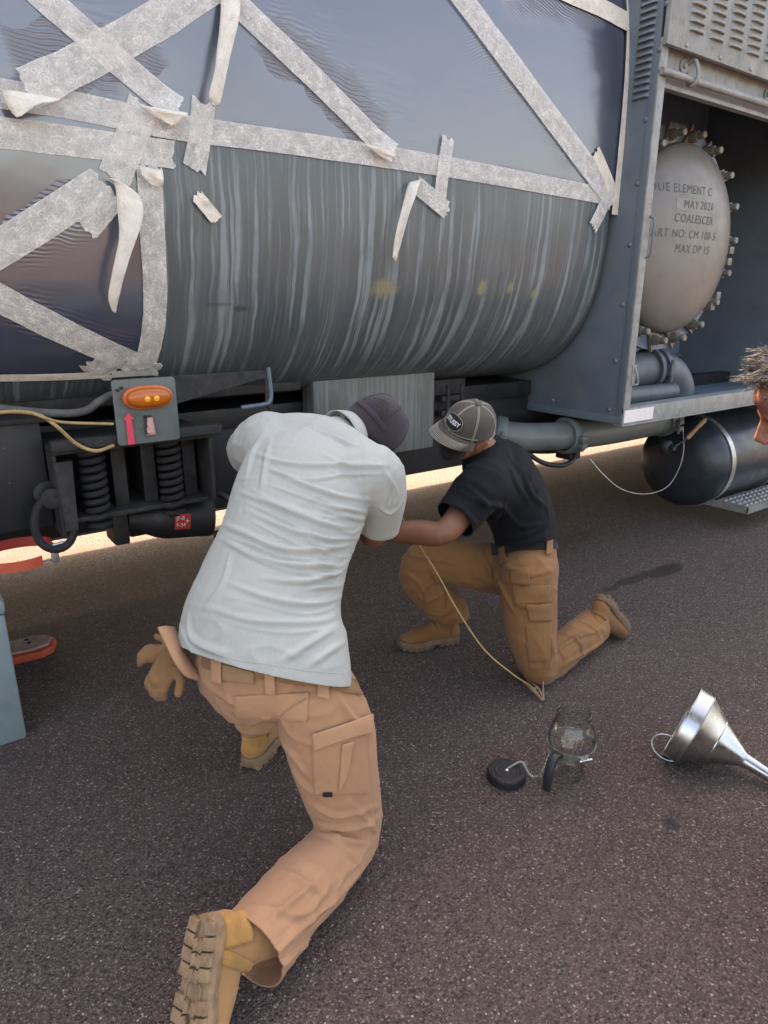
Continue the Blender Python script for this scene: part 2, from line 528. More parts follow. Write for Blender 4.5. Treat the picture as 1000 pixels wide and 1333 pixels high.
def tank_material():
    t = NT('streaked_tank_paint')
    uv = t.co('UV')
    base = t.ramp(t.noise(2.2, 5, 0.6, co=uv), [(0.3, (0.062, 0.082, 0.090, 1)), (0.7, (0.092, 0.116, 0.124, 1))])
    # run-down streaks: thin across X, long down the wall, wandering slightly
    wob = t.n('ShaderNodeMix', data_type='VECTOR')
    nz = t.n('ShaderNodeTexNoise'); nz.inputs['Scale'].default_value = 5.0; nz.inputs['Detail'].default_value = 3
    t.l(uv, nz.inputs['Vector'])
    off = t.n('ShaderNodeVectorMath', operation='MULTIPLY_ADD')
    t.l(nz.outputs['Color'], off.inputs[0]); off.inputs[1].default_value = (0.030, 0.0, 0.0); t.l(uv, off.inputs[2])
    def streak(sx, sy, lo, hi):
        mp = t.n('ShaderNodeMapping'); mp.inputs['Scale'].default_value = (sx, sy, 1); t.l(off.outputs[0], mp.inputs[0])
        return t.ramp(t.noise(1.0, 4, 0.55, co=mp.outputs[0]), [(lo, 0.0), (hi, 1.0)])
    s1 = streak(34, 0.9, 0.53, 0.60)
    s2 = streak(75, 1.3, 0.53, 0.66)
    s3 = streak(12, 0.5, 0.45, 0.75)
    gap = t.ramp(t.noise(3.2, 4, 0.6, co=uv), [(0.32, 0.15), (0.55, 1.0)])
    col = t.mix(t.math('MULTIPLY', s3, 0.35), base, (0.15, 0.18, 0.19, 1))
    col = t.mix(t.math('MULTIPLY', t.math('MULTIPLY', s2, gap), 0.50), col, (0.20, 0.245, 0.255, 1))
    col = t.mix(t.math('MULTIPLY', t.math('MULTIPLY', s1, gap), 0.62), col, (0.26, 0.32, 0.335, 1))
    # ochre patches where fittings were, dark scuffs
    sep = t.n('ShaderNodeSeparateXYZ'); t.l(uv, sep.inputs[0])
    wn = t.noise(26, 5, 0.7, co=uv)
    for (px, py, rx, ry, c, k) in ((500, 376, 0.085, 0.05, (0.25, 0.23, 0.13, 1), 0.75), (627, 374, 0.03, 0.045, (0.28, 0.27, 0.13, 1), 0.7), (664, 375, 0.026, 0.035, (0.28, 0.27, 0.13, 1), 0.6), (695, 382, 0.022, 0.028, (0.30, 0.29, 0.15, 1), 0.6), (285, 396, 0.07, 0.010, (0.02, 0.025, 0.025, 1), 0.35), (312, 402, 0.04, 0.016, (0.02, 0.025, 0.025, 1), 0.5)):
        hx, hs = tank_hit(px, py)
        dx = t.math('DIVIDE', t.math('SUBTRACT', sep.outputs[0], float(hx)), rx)
        dy = t.math('DIVIDE', t.math('SUBTRACT', sep.outputs[1], float(hs)), ry)
        r = t.math('SQRT', t.math('ADD', t.math('MULTIPLY', dx, dx), t.math('MULTIPLY', dy, dy)))
        r = t.math('ADD', r, t.math('MULTIPLY', t.math('SUBTRACT', wn, 0.5), 1.8))
        col = t.mix(t.math('MULTIPLY', t.ramp(r, [(0.45, 1.0), (1.05, 0.0)]), k), col, c)
    t.set(Base_Color=col, Roughness=t.ramp(s1, [(0.0, 0.30), (1.0, 0.5)]))
    t.b.inputs['Specular IOR Level'].default_value = 0.55
    t.bump(t.noise(1.7, 3, 0.5, co=uv), 0.12, 0.02)
    return t.m
M['tank'] = tank_material()

truck = thing('fuel_truck', 'dark grey green fuel tanker truck with streaked tank, filter cabinet and exposed chassis', 'truck', (2.0, 3.4, 0.0))
XE = 3.195                                    # tank's right end, close to the cabinet wall
xs = np.array([-3.4, -1.0, 0.0, 0.7, 1.4, 2.1, 2.8, 3.12, 3.15, 3.175, 3.19, XE])
inset = np.array([0, 0, 0, 0, 0, 0, 0, 0.0, 0.003, 0.010, 0.022, 0.045])
ss = np.linspace(_u[0], _u[-1], 241)
P = np.stack([surf(x, ss, -d) for x, d in zip(xs, inset)], 0)
tank = uvmesh('tank', xs[:, None], ss[None, :], P, M['tank'], truck)
for x_, i_ in ((XE, -0.045), (-3.4, 0.0)):
    g = G(); g.add(surf(np.full(240, x_), ss[:-1], i_), [tuple(range(240))]); g.build('tank_end', M['paint_green'], truck, smooth=False)
# lip rail that runs under the tank's belly
g = G()
a = surf(-3.3, 1.02, 0.0); 
g.box((-3.3, a[1] - 0.012, a[2] - 0.035), (1.50, a[1] + 0.02, a[2] + 0.004), 0.003)
g.build('belly_rail', M['dusty_black'], truck)

# ================================================================== filter cabinet
CX, CY, CZ = 3.21, 2.23, 0.90
CXR, CTOP, CYB = 5.60, 3.45, 3.40
g = G(); g.box((CX, CY + 0.012, CZ), (CX + 0.022, 4.60, CTOP), 0.003)
cw = g.build('cabinet_wall', M['paint_cab'], truck)
g = G(); g.box((CX - 0.004, CY + 0.010, CZ + 0.05), (CX - 0.0005, CY + 0.045, CTOP), 0.001)
g.box((CX - 0.004, CY + 0.010, CZ + 0.004), (CX - 0.0005, 4.5, CZ + 0.045), 0.001)
g.build('edge_strip', M['paint_cab'], cw)
# rivets on the wall
riv = G(); riv.lathe([(0.013, 0), (0.012, 0.005), (0.007, 0.009), (0.0005, 0.010)], (0, 0, 0), (-1, 0, 0), 12)
rme = mesh_data('rivet', riv.v, riv.f); rme.materials.append(M['paint_cab'])
for px, py in ((859, 65), (841, 156), (830, 239), (820.5, 319), (811, 397), (801.5, 470), (656, 509), (720, 521), (793, 533), (868, 5)):
    p = onx(px, py, CX)
    link('rivet', rme, None, cw, Matrix.Translation(Vector(p)))
# louvres pressed in the wall, high up beside the tank
def louver_mesh(width, proj, h):
    g = G(); v = []; n = 12
    for i in range(n + 1):
        u = i / n; e = min(1, 5.0 * min(u, 1 - u)) ** 0.6
        x = (u - 0.5) * width
        v += [(x, 0, h), (x, -proj * e * 0.7, h * 0.55), (x, -proj * e, 0.0), (x, -proj * e * 0.85, -0.003), (x, 0, -0.002)]
    f = [(i * 5 + k, i * 5 + k + 1, i * 5 + k + 6, i * 5 + k + 5) for i in range(n) for k in range(4)]
    g.add(v, f)
    return mesh_data('louver_slat', g.v, g.f)
lw = louver_mesh(0.10, 0.016, 0.020); lw.materials.append(M['paint_cab'])
p0 = onx(834, 128, CX)
for i in range(22):
    link('louver_slat', lw, None, cw, Matrix.Translation((CX - 0.0005, p0[1] - 0.0, p0[2] + i * 0.030)) @ Matrix.Rotation(-pi / 2, 4, 'Z'))
# front: corner post, louvred panel, header, rods, sill
g = G(); g.box((CX, CY - 0.002, CZ + 0.06), (CX + 0.055, CY + 0.011, 2.735), 0.002)
g.box((CX + 0.045, CY + 0.012, CZ + 0.06), (CX + 0.055, CY + 0.05, 2.72), 0.001)
g.build('corner_post', M['paint_pale'], truck)
LZ = 2.70
g = G(); g.box((CX - 0.003, CY - 0.030, LZ), (CXR, CY - 0.004, CTOP), 0.004)
lp = g.build('louver_panel', M['paint_pale'], truck)
lf = louver_mesh(0.125, 0.018, 0.020); lf.materials.append(M['paint_pale'])
b0 = ony(906, 42, CY - 0.03)
for c in range(9):
    for i in range(20):
        z = b0[2] + i * 0.036
        if z < CTOP - 0.05:
            link('louver_slat', lf, None, lp, Matrix.Translation((b0[0] + c * 0.178, CY - 0.0305, z)))
rp = mesh_data('panel_screw', riv.v, riv.f); rp.materials.append(M['galv'])
for k in range(8):
    for z in (LZ + 0.02, LZ + 0.40):
        link('panel_screw', rp, None, lp, Matrix.Translation((CX + 0.05 + k * 0.30 + (0.02 if z > LZ + 0.1 else 0.10), CY - 0.0305, z)) @ Matrix.Rotation(pi / 2, 4, 'Z') @ Matrix.Scale(0.8, 4))
g = G(); hb = ony(877, 120, CY + 0.03)[2]
g.box((CX + 0.056, CY + 0.03, hb + 0.02), (CXR, CY + 0.05, LZ + 0.05), 0.002)
g.box((CX + 0.056, CY + 0.012, hb), (CXR, CY + 0.055, hb + 0.019), 0.002)
hd = g.build('header_channel', M['paint_pale'], truck)
rz = ony(880, 98, CY - 0.01)[2]
g = G(); g.tube([(CX + 0.0, CY - 0.012, rz), (CXR, CY - 0.012, rz)], 0.017, 14); g.build('door_rod', M['paint_pale'], truck)
g = G(); g.tube([(CX + 0.25, CY + 0.015, rz + 0.03), (CXR, CY + 0.015, rz + 0.03)], 0.009, 10); g.build('guide_rod', M['paint_pale'], truck)
for x in (3.47, 4.3, 5.1):
    g = G(); g.tube(catmull([(x, CY + 0.028, rz + 0.075), (x, CY - 0.015, rz + 0.085), (x + 0.005, CY - 0.035, rz + 0.04), (x + 0.005, CY - 0.037, rz), (x, CY - 0.015, rz - 0.024), (x, CY + 0.012, rz - 0.01)], 5), 0.010, 8)
    g.lathe([(0.03, 0), (0.03, 0.008), (0.012, 0.009), (0.012, 0.02)], (x - 0.03, CY + 0.0295, rz + 0.065), (0, -1, 0), 14)
    g.build('rod_hook', M['paint_pale'], truck)
# sill, tray and inner walls
SX = 4.635
g = G(); g.box((CX, CY - 0.001, CZ), (SX, CY + 0.012, CZ + 0.092), 0.003)
g.box((CX + 0.002, CY + 0.013, CZ + 0.078), (SX, CY + 0.10, CZ + 0.090), 0.003)
g.box((CX, CY - 0.010, CZ - 0.006), (SX, CY + 0.06, CZ - 0.0005), 0.002)
sill = g.build('cabinet_sill', M['paint_pale'], truck)
g = G(); g.box((CX + 0.008, CY - 0.005, CZ + 0.012), (CX + 0.275, CY - 0.002, CZ + 0.080)); g.build('white_label', M['white_tape'], sill, smooth=False)
g = G(); g.box((SX - 0.012, CY - 0.004, CZ + 0.01), (SX - 0.001, CY - 0.0015, CZ + 0.085)); g.build('red_end_tick', M['red_orange'], sill, smooth=False)
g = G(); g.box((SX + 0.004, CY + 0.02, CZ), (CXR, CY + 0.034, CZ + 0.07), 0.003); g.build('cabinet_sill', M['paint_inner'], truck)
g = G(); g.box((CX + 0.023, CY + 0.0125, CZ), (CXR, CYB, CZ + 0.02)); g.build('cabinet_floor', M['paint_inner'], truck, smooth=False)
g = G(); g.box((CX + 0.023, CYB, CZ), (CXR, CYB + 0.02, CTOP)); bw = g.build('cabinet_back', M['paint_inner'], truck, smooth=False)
g = G(); g.box((CXR, CY - 0.01, CZ), (CXR + 0.02, 4.6, CTOP)); g.build('cabinet_wall', M['paint_cab'], truck, smooth=False)
g = G(); g.box((CX, CY - 0.03, CTOP), (CXR + 0.02, 4.6, CTOP + 0.02)); g.build('cabinet_roof', M['paint_cab'], truck, smooth=False)
g = G(); pa, pb = ony(949, 313, CYB), ony(1010, 341, CYB)
fx0, fx1, fz0, fz1 = pa[0], pa[0] + 0.75, pb[2] + 0.03, pa[2] + 0.01
for lo, hi in (((fx0, fz0), (fx1, fz0 + 0.012)), ((fx0, fz1), (fx1, fz1 + 0.012)), ((fx0, fz0 + 0.013), (fx0 + 0.012, fz1 - 0.001)), ((fx1, fz0 + 0.013), (fx1 + 0.012, fz1 - 0.001))):
    g.box((lo[0], CYB - 0.012, lo[1]), (hi[0], CYB - 0.001, hi[1]))
g.build('access_frame', M['paint_cab'], bw, smooth=False)
g = G(); g.box((4.0, CYB - 0.05, 1.10), (CXR - 0.02, CYB - 0.002, 1.12), 0.002); g.build('ledge', M['paint_cab'], bw)
# latch at the foot of the corner post and a pull handle half way
la = ony(826, 495, CY - 0.01)
g = G(); g.tube(catmull([(la[0] - 0.005, CY - 0.006, la[2] + 0.07), (la[0] + 0.004, CY - 0.020, la[2] + 0.03), (la[0] + 0.022, CY - 0.018, la[2] - 0.02), (la[0] + 0.002, CY - 0.006, la[2] - 0.025)], 5), 0.006, 8)
g.box((la[0] - 0.018, CY - 0.007, la[2] - 0.03), (la[0] + 0.012, CY - 0.002, la[2] + 0.08), 0.001)
g.build('latch', M['paint_pale'], truck)
ha = ony(855, 310, CY)
g = G(); g.tube(catmull([(CX + 0.05, CY - 0.002, ha[2] + 0.10), (CX + 0.056, CY - 0.022, ha[2] + 0.08), (CX + 0.056, CY - 0.026, ha[2]), (CX + 0.056, CY - 0.022, ha[2] - 0.08), (CX + 0.05, CY - 0.002, ha[2] - 0.10)], 5), 0.006, 8)
g.build('pull_handle', M['paint_cab'], truck)

# ------------------------------------------------------------------ filter vessel with a dished, stencilled head
VX, VZ, VR, VY = 3.985, 1.895, 0.525, 2.56
def dome_y(x, z):
    r = min(sqrt((x - VX) ** 2 + (z - VZ) ** 2) / VR, 1.0)
    return VY - 0.05 - 0.13 * (1 - r ** 2.6) ** 0.62
prof = [(VR + 0.005, 0.0), (VR + 0.005, 0.045)] + [(VR * r, 0.05 + 0.13 * (1 - r ** 2.6) ** 0.62) for r in [1 - (k / 26) ** 1.8 for k in range(1, 27)]]
prof[-1] = (0.0005, prof[-1][1])
g = G(); g.lathe(prof, (VX, VY, VZ), (0, -1, 0), 72)
ves = g.build('filter_vessel', M['vessel'], truck, sharp=50)
g = G(); g.lathe([(VR + 0.02, 0.002), (VR + 0.115, 0.002), (VR + 0.115, 0.04), (VR + 0.02, 0.04)], (VX, VY + 0.06, VZ), (0, -1, 0), 64, close=True)
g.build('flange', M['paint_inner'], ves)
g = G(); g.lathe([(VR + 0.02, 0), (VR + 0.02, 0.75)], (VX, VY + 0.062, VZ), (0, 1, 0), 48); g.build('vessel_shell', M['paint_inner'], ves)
g = G(); g.lathe([(0.034, 0), (0.034, 0.028)], (0, 0, 0), (0, -1, 0), 6)
g.lathe([(0.021, 0.028), (0.021, 0.082), (0.017, 0.088)], (0, 0, 0), (0, -1, 0), 14)
g.lathe([(0.030, 0.030), (0.030, 0.044)], (0, 0, 0), (0, -1, 0), 6)
bme = mesh_data('flange_bolt', g.v, g.f, sharp=30); bme.materials.append(M['vessel'])
g = G(); g.prism([(-0.055, -0.045), (0.055, -0.045), (0.0, 0.075)], (0, 0.02, 0), (1, 0, 0), (0, 0, 1), 0.018)
lme = mesh_data('bolt_lug', g.v, g.f, smooth=False); lme.materials.append(M['vessel'])
for k in range(18):
    a = 2 * pi * (k + 0.35) / 18
    T = Matrix.Translation((VX + (VR + 0.055) * sin(a), VY - 0.006, VZ + (VR + 0.055) * cos(a))) @ Matrix.Rotation(a, 4, 'Y')
    link('flange_bolt', bme, None, ves, T)
    link('bolt_lug', lme, None, ves, T)
for z0 in (1.80, 1.52):                          # small clamps between the bolts
    for dz in (0, 0.07):
        g = G(); a = math.acos(min(1, max(-1, (z0 + dz - VZ) / (VR + 0.06))))
        x = VX + (VR + 0.06) * sin(a)
        g.box((x - 0.025, VY - 0.07, z0 + dz - 0.025), (x + 0.025, VY + 0.02, z0 + dz + 0.02), 0.004); g.build('flange_clamp', M['vessel'], ves)
def stencil(body, px, py, size, name='stencil_lettering', mat='vessel_dark', lift=0.0015):
    v, f = text_mesh(body, size, 1.12, shear=0.1)
    q = None; r = ray(px, py)
    for t_ in np.linspace(2.5, 6, 3501):
        q = CC + r * t_
        if q[1] > dome_y(q[0], q[2]): break
    pts = [(q[0] + a[0] * 1.0, dome_y(q[0] + a[0], q[2] + a[1]) - lift, q[2] + a[1]) for a in v]
    # one object per word: cut where the gap between letters is wide
    fx = sorted((min(v[i][0] for i in q_), max(v[i][0] for i in q_), k) for k, q_ in enumerate(f)); words = [[]]; right = None
    for lo_, hi_, k in fx:
        if right is not None and lo_ - right > size * 0.24: words.append([])
        words[-1].append(k); right = hi_ if right is None else max(right, hi_)
    for wd in words:
        ids = sorted({i for k in wd for i in f[k]}); mp_ = {i: n_ for n_, i in enumerate(ids)}
        g = G(); g.add([pts[i] for i in ids], [tuple(mp_[i] for i in f[k]) for k in wd]); g.build(name, M[mat], ves, smooth=False)
    return q
def dome_patch(name, px0, py0, px1, py1, mat, lift=0.001):
    g = G(); n = 14
    c0, c1 = stencil_pt(px0, py0), stencil_pt(px1, py1)
    v = []
    for j in range(n + 1):
        for i in range(n + 1):
            x = c0[0] + (c1[0] - c0[0]) * i / n; z = c0[2] + (c1[2] - c0[2]) * j / n
            v.append((x, dome_y(x, z) - lift, z))
    g.add(v, [(j * (n + 1) + i, j * (n + 1) + i + 1, (j + 1) * (n + 1) + i + 1, (j + 1) * (n + 1) + i) for j in range(n) for i in range(n)])
    g.build(name, M[mat], ves)
def stencil_pt(px, py):
    r = ray(px, py)
    for t_ in np.linspace(2.5, 6, 3501):
        q = CC + r * t_
        if q[1] > dome_y(q[0], q[2]): return q
    return q
M['vessel_label'] = paint('pale_vessel_label', (0.23, 0.22, 0.20), 0.5, var=0.1, scale=9)
dome_patch('pale_label', 881, 257, 931, 279, 'vessel_label')
for tx, x, y in (('DUE ELEMENT C', 893, 246), ('COALESCER', 905, 286), ('PART NO: CM 100-5', 893, 305), ('MAX DP 15', 902, 325)):
    stencil(tx, x, y, 0.064)
stencil('MAY', 900, 267, 0.064, lift=0.003); stencil('2021', 920, 269, 0.064, lift=0.003)

# ------------------------------------------------------------------ pipework in and under the cabinet
g = G(); g.tube(catmull([(3.35, 2.72, 1.10), (3.75, 2.66, 1.12), (4.00, 2.62, 1.13), (4.18, 2.60, 1.10), (4.28, 2.59, 1.00), (4.29, 2.59, 0.90)], 6), 0.115, 24)
el = g.build('inner_pipe', M['paint_pipe'], truck)
g = G()
for x, y in ((3.98, 2.62), (4.05, 2.615)):
    g.lathe([(0.118, -0.016), (0.137, -0.016), (0.137, 0.016), (0.118, 0.016)], (x, y, 1.13), (1, -0.08, 0), 28, close=True)
g.box((4.0, 2.46, 1.10), (4.05, 2.50, 1.17), 0.006)
g.tube([(4.02, 2.47, 1.06), (4.02, 2.47, 1.20)], 0.012, 8)
g.build('coupling', M['paint_pipe'], el)
g = G(); g.box((4.12, 2.42, 0.921), (4.46, 2.76, 0.945), 0.006); g.lathe([(0.15, 0), (0.15, 0.02)], (4.29, 2.59, 0.946), (0, 0, 1), 28); g.build('pipe_flange', M['paint_pipe'], el)
g = G(); g.tube([(3.26, 2.50, 1.00), (4.05, 2.47, 1.00)], 0.055, 18); g.build('inner_pipe', M['paint_pipe'], truck)

g = G(); g.tube(catmull([(2.62, 3.05, 0.86), (2.72, 2.82, 0.83), (2.86, 2.70, 0.805), (3.04, 2.645, 0.79), (3.25, 2.62, 0.78)], 6), 0.083, 24)
lpipe = g.build('discharge_pipe', M['paint_green'], truck)
g = G(); g.tube(catmull([(3.26, 2.62, 0.78), (3.6, 2.60, 0.775), (4.0, 2.59, 0.78), (4.22, 2.58, 0.80), (4.30, 2.59, 0.88), (4.30, 2.59, 0.915)], 6), 0.088, 24)
rpipe = g.build('discharge_pipe', M['paint_green'], truck)
def coupling(c, ax, r, parent, name='pipe_coupling', mat='paint_green'):
    g = G(); ax = nrm(ax)
    g.lathe([(r, -0.03), (r + 0.018, -0.03), (r + 0.024, -0.018), (r + 0.024, 0.018), (r + 0.018, 0.03), (r, 0.03)], c, ax, 32, close=True)
    side = nrm(np.cross(ax, V(0, 0, 1))); side = side if side[1] < 0 else -side
    for sg in (1, -1):
        o = np.asarray(c) + side * (r + 0.035) + V(0, 0, sg * 0.022 - 0.02)
        g.obox(o, (ax, side, V(0, 0, 1)), (0.022, 0.026, 0.014), 0.004)
    g.tube([np.asarray(c) + side * (r + 0.04) + V(0, 0, z) for z in (-0.075, 0.04)], 0.009, 8)
    g.build(name, M[mat], parent)
coupling((3.235, 2.622, 0.78), (1, -0.05, 0), 0.088, lpipe)
coupling((2.80, 2.745, 0.815), (0.75, -0.65, -0.1), 0.084, lpipe)
coupling((4.16, 2.585, 0.79), (1, 0, 0.1), 0.088, rpipe)
g = G(); g.tube(catmull([(2.93, 2.66, 0.715), (2.98, 2.58, 0.66), (3.10, 2.54, 0.63), (3.22, 2.55, 0.645), (3.30, 2.60, 0.70)], 6), 0.014, 10); g.build('pipe_strap', M['black_metal'], lpipe)
# drain valve with a wooden lever and a thin wire loop
va = ony(880, 585, 2.45)
g = G(); g.lathe([(0.03, 0), (0.045, 0.02), (0.045, 0.07), (0.03, 0.09)], (va[0] - 0.05, 2.50, va[2] - 0.03), (0, 0, 1), 18)
g.tube([(va[0] - 0.05, 2.58, va[2] + 0.02), (va[0] - 0.05, 2.43, va[2] + 0.02)], 0.022, 12)
g.tube([(va[0] - 0.05, 2.43, va[2] + 0.03), ony(893, 572, 2.40)], 0.008, 8)
dv = g.build('drain_valve', M['black_metal'], truck)
g = G(); q0, q1 = ony(894, 571, 2.40), ony(919, 545, 2.36)
g.tube([q0 + (q1 - q0) * t for t in (0, 0.1, 0.5, 0.9, 1.0)], [0.012, 0.016, 0.014, 0.017, 0.010], 12); g.build('wooden_lever', M['wood'], dv)
g = G(); g.tube(catmull([ony(768, 597, 2.55), ony(785, 617, 2.5), ony(810, 637, 2.46), ony(840, 643, 2.44), ony(868, 634, 2.43), ony(884, 610, 2.42), ony(890, 585, 2.42), ony(889, 555, 2.44)], 8), 0.0032, 6)
g.build('safety_wire', M['steel'], dv)
g = G()
for (x, y, z, sx, sy, sz) in ((3.36, 2.70, 0.66, 0.05, 0.06, 0.05), (3.46, 2.74, 0.70, 0.06, 0.05, 0.06), (3.62, 2.78, 0.68, 0.10, 0.05, 0.03)):
    g.box((x - sx, y - sy, z - sz), (x + sx, y + sy, z + sz), 0.012)
g.tube(catmull([(3.15, 2.95, 0.66), (3.4, 2.85, 0.64), (3.7, 2.85, 0.665), (4.1, 2.9, 0.64)], 6), 0.03, 10)
g.build('valve_block', M['dusty_black'], truck)

# ------------------------------------------------------------------ air tank below the cabinet
AX, AY, AZ, AR = 4.47, 2.66, 0.43, 0.335
prof = [(0.0005, 0.0), (0.10, 0.004), (0.19, 0.018), (0.26, 0.045), (0.305, 0.085), (AR - 0.004, 0.14), (AR, 0.17), (AR, 1.5), (AR - 0.05, 1.60), (0.0005, 1.65)]
g = G(); g.lathe(prof, (AX, AY, AZ), (1, 0, 0), 56)
at = g.build('air_tank', M['airtank'], truck, sharp=60)
for x in (0.19, 0.9):
    g = G(); g.lathe([(AR + 0.001, 0), (AR + 0.010, 0), (AR + 0.010, 0.05), (AR + 0.001, 0.05)], (AX + x, AY, AZ), (1, 0, 0), 56, close=True); g.build('tank_strap', M['steel'], at)
# tread plate step beside it
g = G(); sx0, sy0, sz0 = AX + 0.18, 2.16, 0.19
g.box((sx0, sy0, sz0), (sx0 + 1.0, sy0 + 0.22, sz0 + 0.004)); g.box((sx0, sy0, sz0 - 0.05), (sx0 + 1.0, sy0 + 0.006, sz0 - 0.0005)); g.box((sx0, sy0, sz0 - 0.05), (sx0 + 0.006, sy0 + 0.5, sz0 - 0.0005))
st = g.build('step_plate', M['galv'], truck)
g = G(); g.lathe([(0.0135, 0), (0.0135, 0.0035), (0.009, 0.0065)], (0, 0, 0), (0, 0, 1), 10); tme = mesh_data('tread_stud', g.v, g.f); tme.materials.append(M['steel'])
for i in range(16):
    for j in range(4):
        link('tread_stud', tme, None, st, Matrix.Translation((sx0 + 0.04 + i * 0.06, sy0 + 0.035 + j * 0.05, sz0 + 0.004)))
for x_ in (0.05, 0.85):
    g = G(); g.box((sx0 + x_, sy0 + 0.225, sz0 - 0.04), (sx0 + x_ + 0.04, 2.9, sz0 + 0.0), 0.002); g.build('step_bracket', M['black_metal'], st)

# ------------------------------------------------------------------ chassis, sump, far side lockers, wheels
g = G()
g.box((-3.6, 2.92, 0.62), (8.5, 3.02, 1.00), 0.006); g.build('chassis_rail', M['black_metal'], truck)
g = G(); g.box((-3.6, 3.78, 0.62), (8.5, 3.88, 1.00), 0.006); g.build('chassis_rail', M['black_metal'], truck)
g = G(); g.box((-3.3, 2.88, 1.00), (3.18, 3.92, 1.09), 0.006); g.build('subframe', M['black_metal'], truck)
for x in (-2.2, -0.9, 0.3, 1.3, 2.5, 3.4, 4.3):
    g = G(); g.box((x, 3.021, 0.72), (x + 0.09, 3.779, 0.94), 0.004); g.build('cross_member', M['black_metal'], truck)
g = G(); g.box((-3.5, 4.22, 0.19), (3.195, 4.64, 1.16), 0.01); g.build('side_locker', M['paint_green'], truck)
g = G(); g.box((3.2, 4.22, 0.20), (8.4, 4.62, 0.895), 0.01); g.build('side_locker', M['paint_green'], truck)
g = G(); g.box((3.24, 3.43, 0.90), (5.59, 4.59, 3.42), 0.01); g.build('sun_stop_box', M['paint_green'], truck)  # unseen solid box, added to stop sun leaking onto the ground below
g = G(); g.box((5.7, 2.30, 0.95), (8.4, 4.60, 3.2), 0.05); g.build('truck_cab', M['paint_green'], truck)
g = G(); g.box((1.58, 2.76, 0.80), (2.31, 2.87, 1.24), 0.006); g.box((1.58, 2.875, 0.80), (2.31, 3.6, 0.985), 0.006)
M['sump'] = None
def sump_material():
    t = NT('run_stained_sump_paint')
    mp = t.co('Object', (46, 46, 1.6))
    s = t.ramp(t.noise(1.0, 4, 0.6, co=mp), [(0.47, 0.0), (0.66, 1.0)])
    c = t.mix(t.math('MULTIPLY', s, 0.6), t.ramp(t.noise(4, 5), [(0.3, (0.075, 0.085, 0.08, 1)), (0.7, (0.13, 0.145, 0.14, 1))]), (0.24, 0.265, 0.255, 1))
    t.set(Base_Color=c, Roughness=0.45); t.bump(t.noise(60, 3), 0.08, 0.003)
    return t.m
M['sump'] = sump_material()
g.build('sump_box', M['sump'], truck)
g = G(); g.box((2.36, 2.86, 0.93), (2.62, 3.0, 1.14), 0.006); g.box((2.40, 2.80, 1.03), (2.58, 2.855, 1.06), 0.003); g.box((2.40, 2.80, 0.95), (2.58, 2.855, 0.98), 0.003)
g.tube([(2.44, 2.80, 0.90), (2.44, 2.80, 1.12)], 0.012, 8); g.tube([(2.54, 2.80, 0.90), (2.54, 2.80, 1.12)], 0.012, 8)
g.build('spring_bracket', M['dusty_black'], truck)
g = G(); g.prism([(-0.55, 0.02), (0.0, 0.13), (0.0, 0.02), (0.02, -0.005), (0.03, 0.01), (0.03, 0.16), (-0.55, 0.16)], (1.205, 2.50, 1.13), (1, 0, 0), (0, 0, 1), 0.012)
g.build('gusset_plate', M['dusty_black'], truck, smooth=False, bevel=0.002)
g = G(); g.tube(catmull([(1.222, 2.49, 1.30), (1.228, 2.488, 1.20), (1.220, 2.488, 1.165), (1.19, 2.492, 1.155), (1.10, 2.495, 1.150)], 5), 0.009, 8); g.build('gusset_rim', M['paint_cab'], truck)
for (x, n) in ((-2.2, 1), (7.3, 1)):
    for y0, sg in ((2.42, 1), (4.42, -1)):
        g = G(); pr = [(0.26, 0.0), (0.44, 0.01), (0.50, 0.05), (0.515, 0.14), (0.50, 0.24), (0.44, 0.28), (0.26, 0.29)]
        g.lathe(pr, (x, y0 if sg > 0 else y0 + 0.0, 0.515), (0, sg, 0), 48, close=True)
        wh = g.build('wheel', M['rubber'], truck)
        g = G(); g.lathe([(0.0005, 0.10), (0.10, 0.09), (0.17, 0.12), (0.25, 0.03), (0.275, 0.02), (0.275, 0.26)], (x, y0, 0.515), (0, sg, 0), 40); g.build('rim', M['paint_green'], wh)
    g = G(); g.tube([(x, 2.6, 0.515), (x, 4.25, 0.515)], 0.08, 14); g.build('axle', M['black_metal'], truck)

# ------------------------------------------------------------------ left: spring housing, tow shackle, lamp plate, canister, hoses
g = G(); g.box((-1.5, 2.62, 0.765), (0.395, 2.90, 1.145), 0.008)
def specked():
    t = NT('black_paint_with_specks')
    v = t.n('ShaderNodeTexVoronoi'); v.inputs['Scale'].default_value = 70; t.l(t.co(), v.inputs['Vector'])
    s = t.n('ShaderNodeSeparateColor'); t.l(v.outputs['Color'], s.inputs[0])
    m = t.math('MULTIPLY', t.math('GREATER_THAN', s.outputs[0], 0.955), t.math('LESS_THAN', v.outputs['Distance'], 0.17))
    t.set(Base_Color=t.mix(m, (0.012, 0.015, 0.020, 1), (0.30, 0.33, 0.35, 1)), Roughness=0.42)
    t.bump(t.noise(40, 4), 0.1, 0.003)
    return t.m
M['specked'] = specked()
g.build('battery_box', M['specked'], truck)
g = G(); g.box((-1.5, 2.60, 1.147), (0.42, 2.88, 1.165), 0.003); g.build('box_lid', M['dusty_black'], truck)
g = G()
g.box((0.40, 2.50, 1.045), (0.99, 2.90, 1.065), 0.003)                   # top plate
g.box((0.395, 2.46, 1.066), (1.00, 2.50, 1.10), 0.003)                   # lip
g.prism([(-0.02, 0.0), (0.02, 0.0), (0.03, 0.25), (-0.03, 0.25)], (0.43, 2.50, 0.77), (1, 0, 0), (0, 0, 1), -0.012)
g.box((0.400, 2.513, 0.74), (0.412, 2.88, 1.044), 0.002)
g.box((0.958, 2.50, 0.79), (0.972, 2.88, 1.044), 0.002)
g.box((0.413, 2.52, 0.79), (0.957, 2.88, 0.806), 0.002)
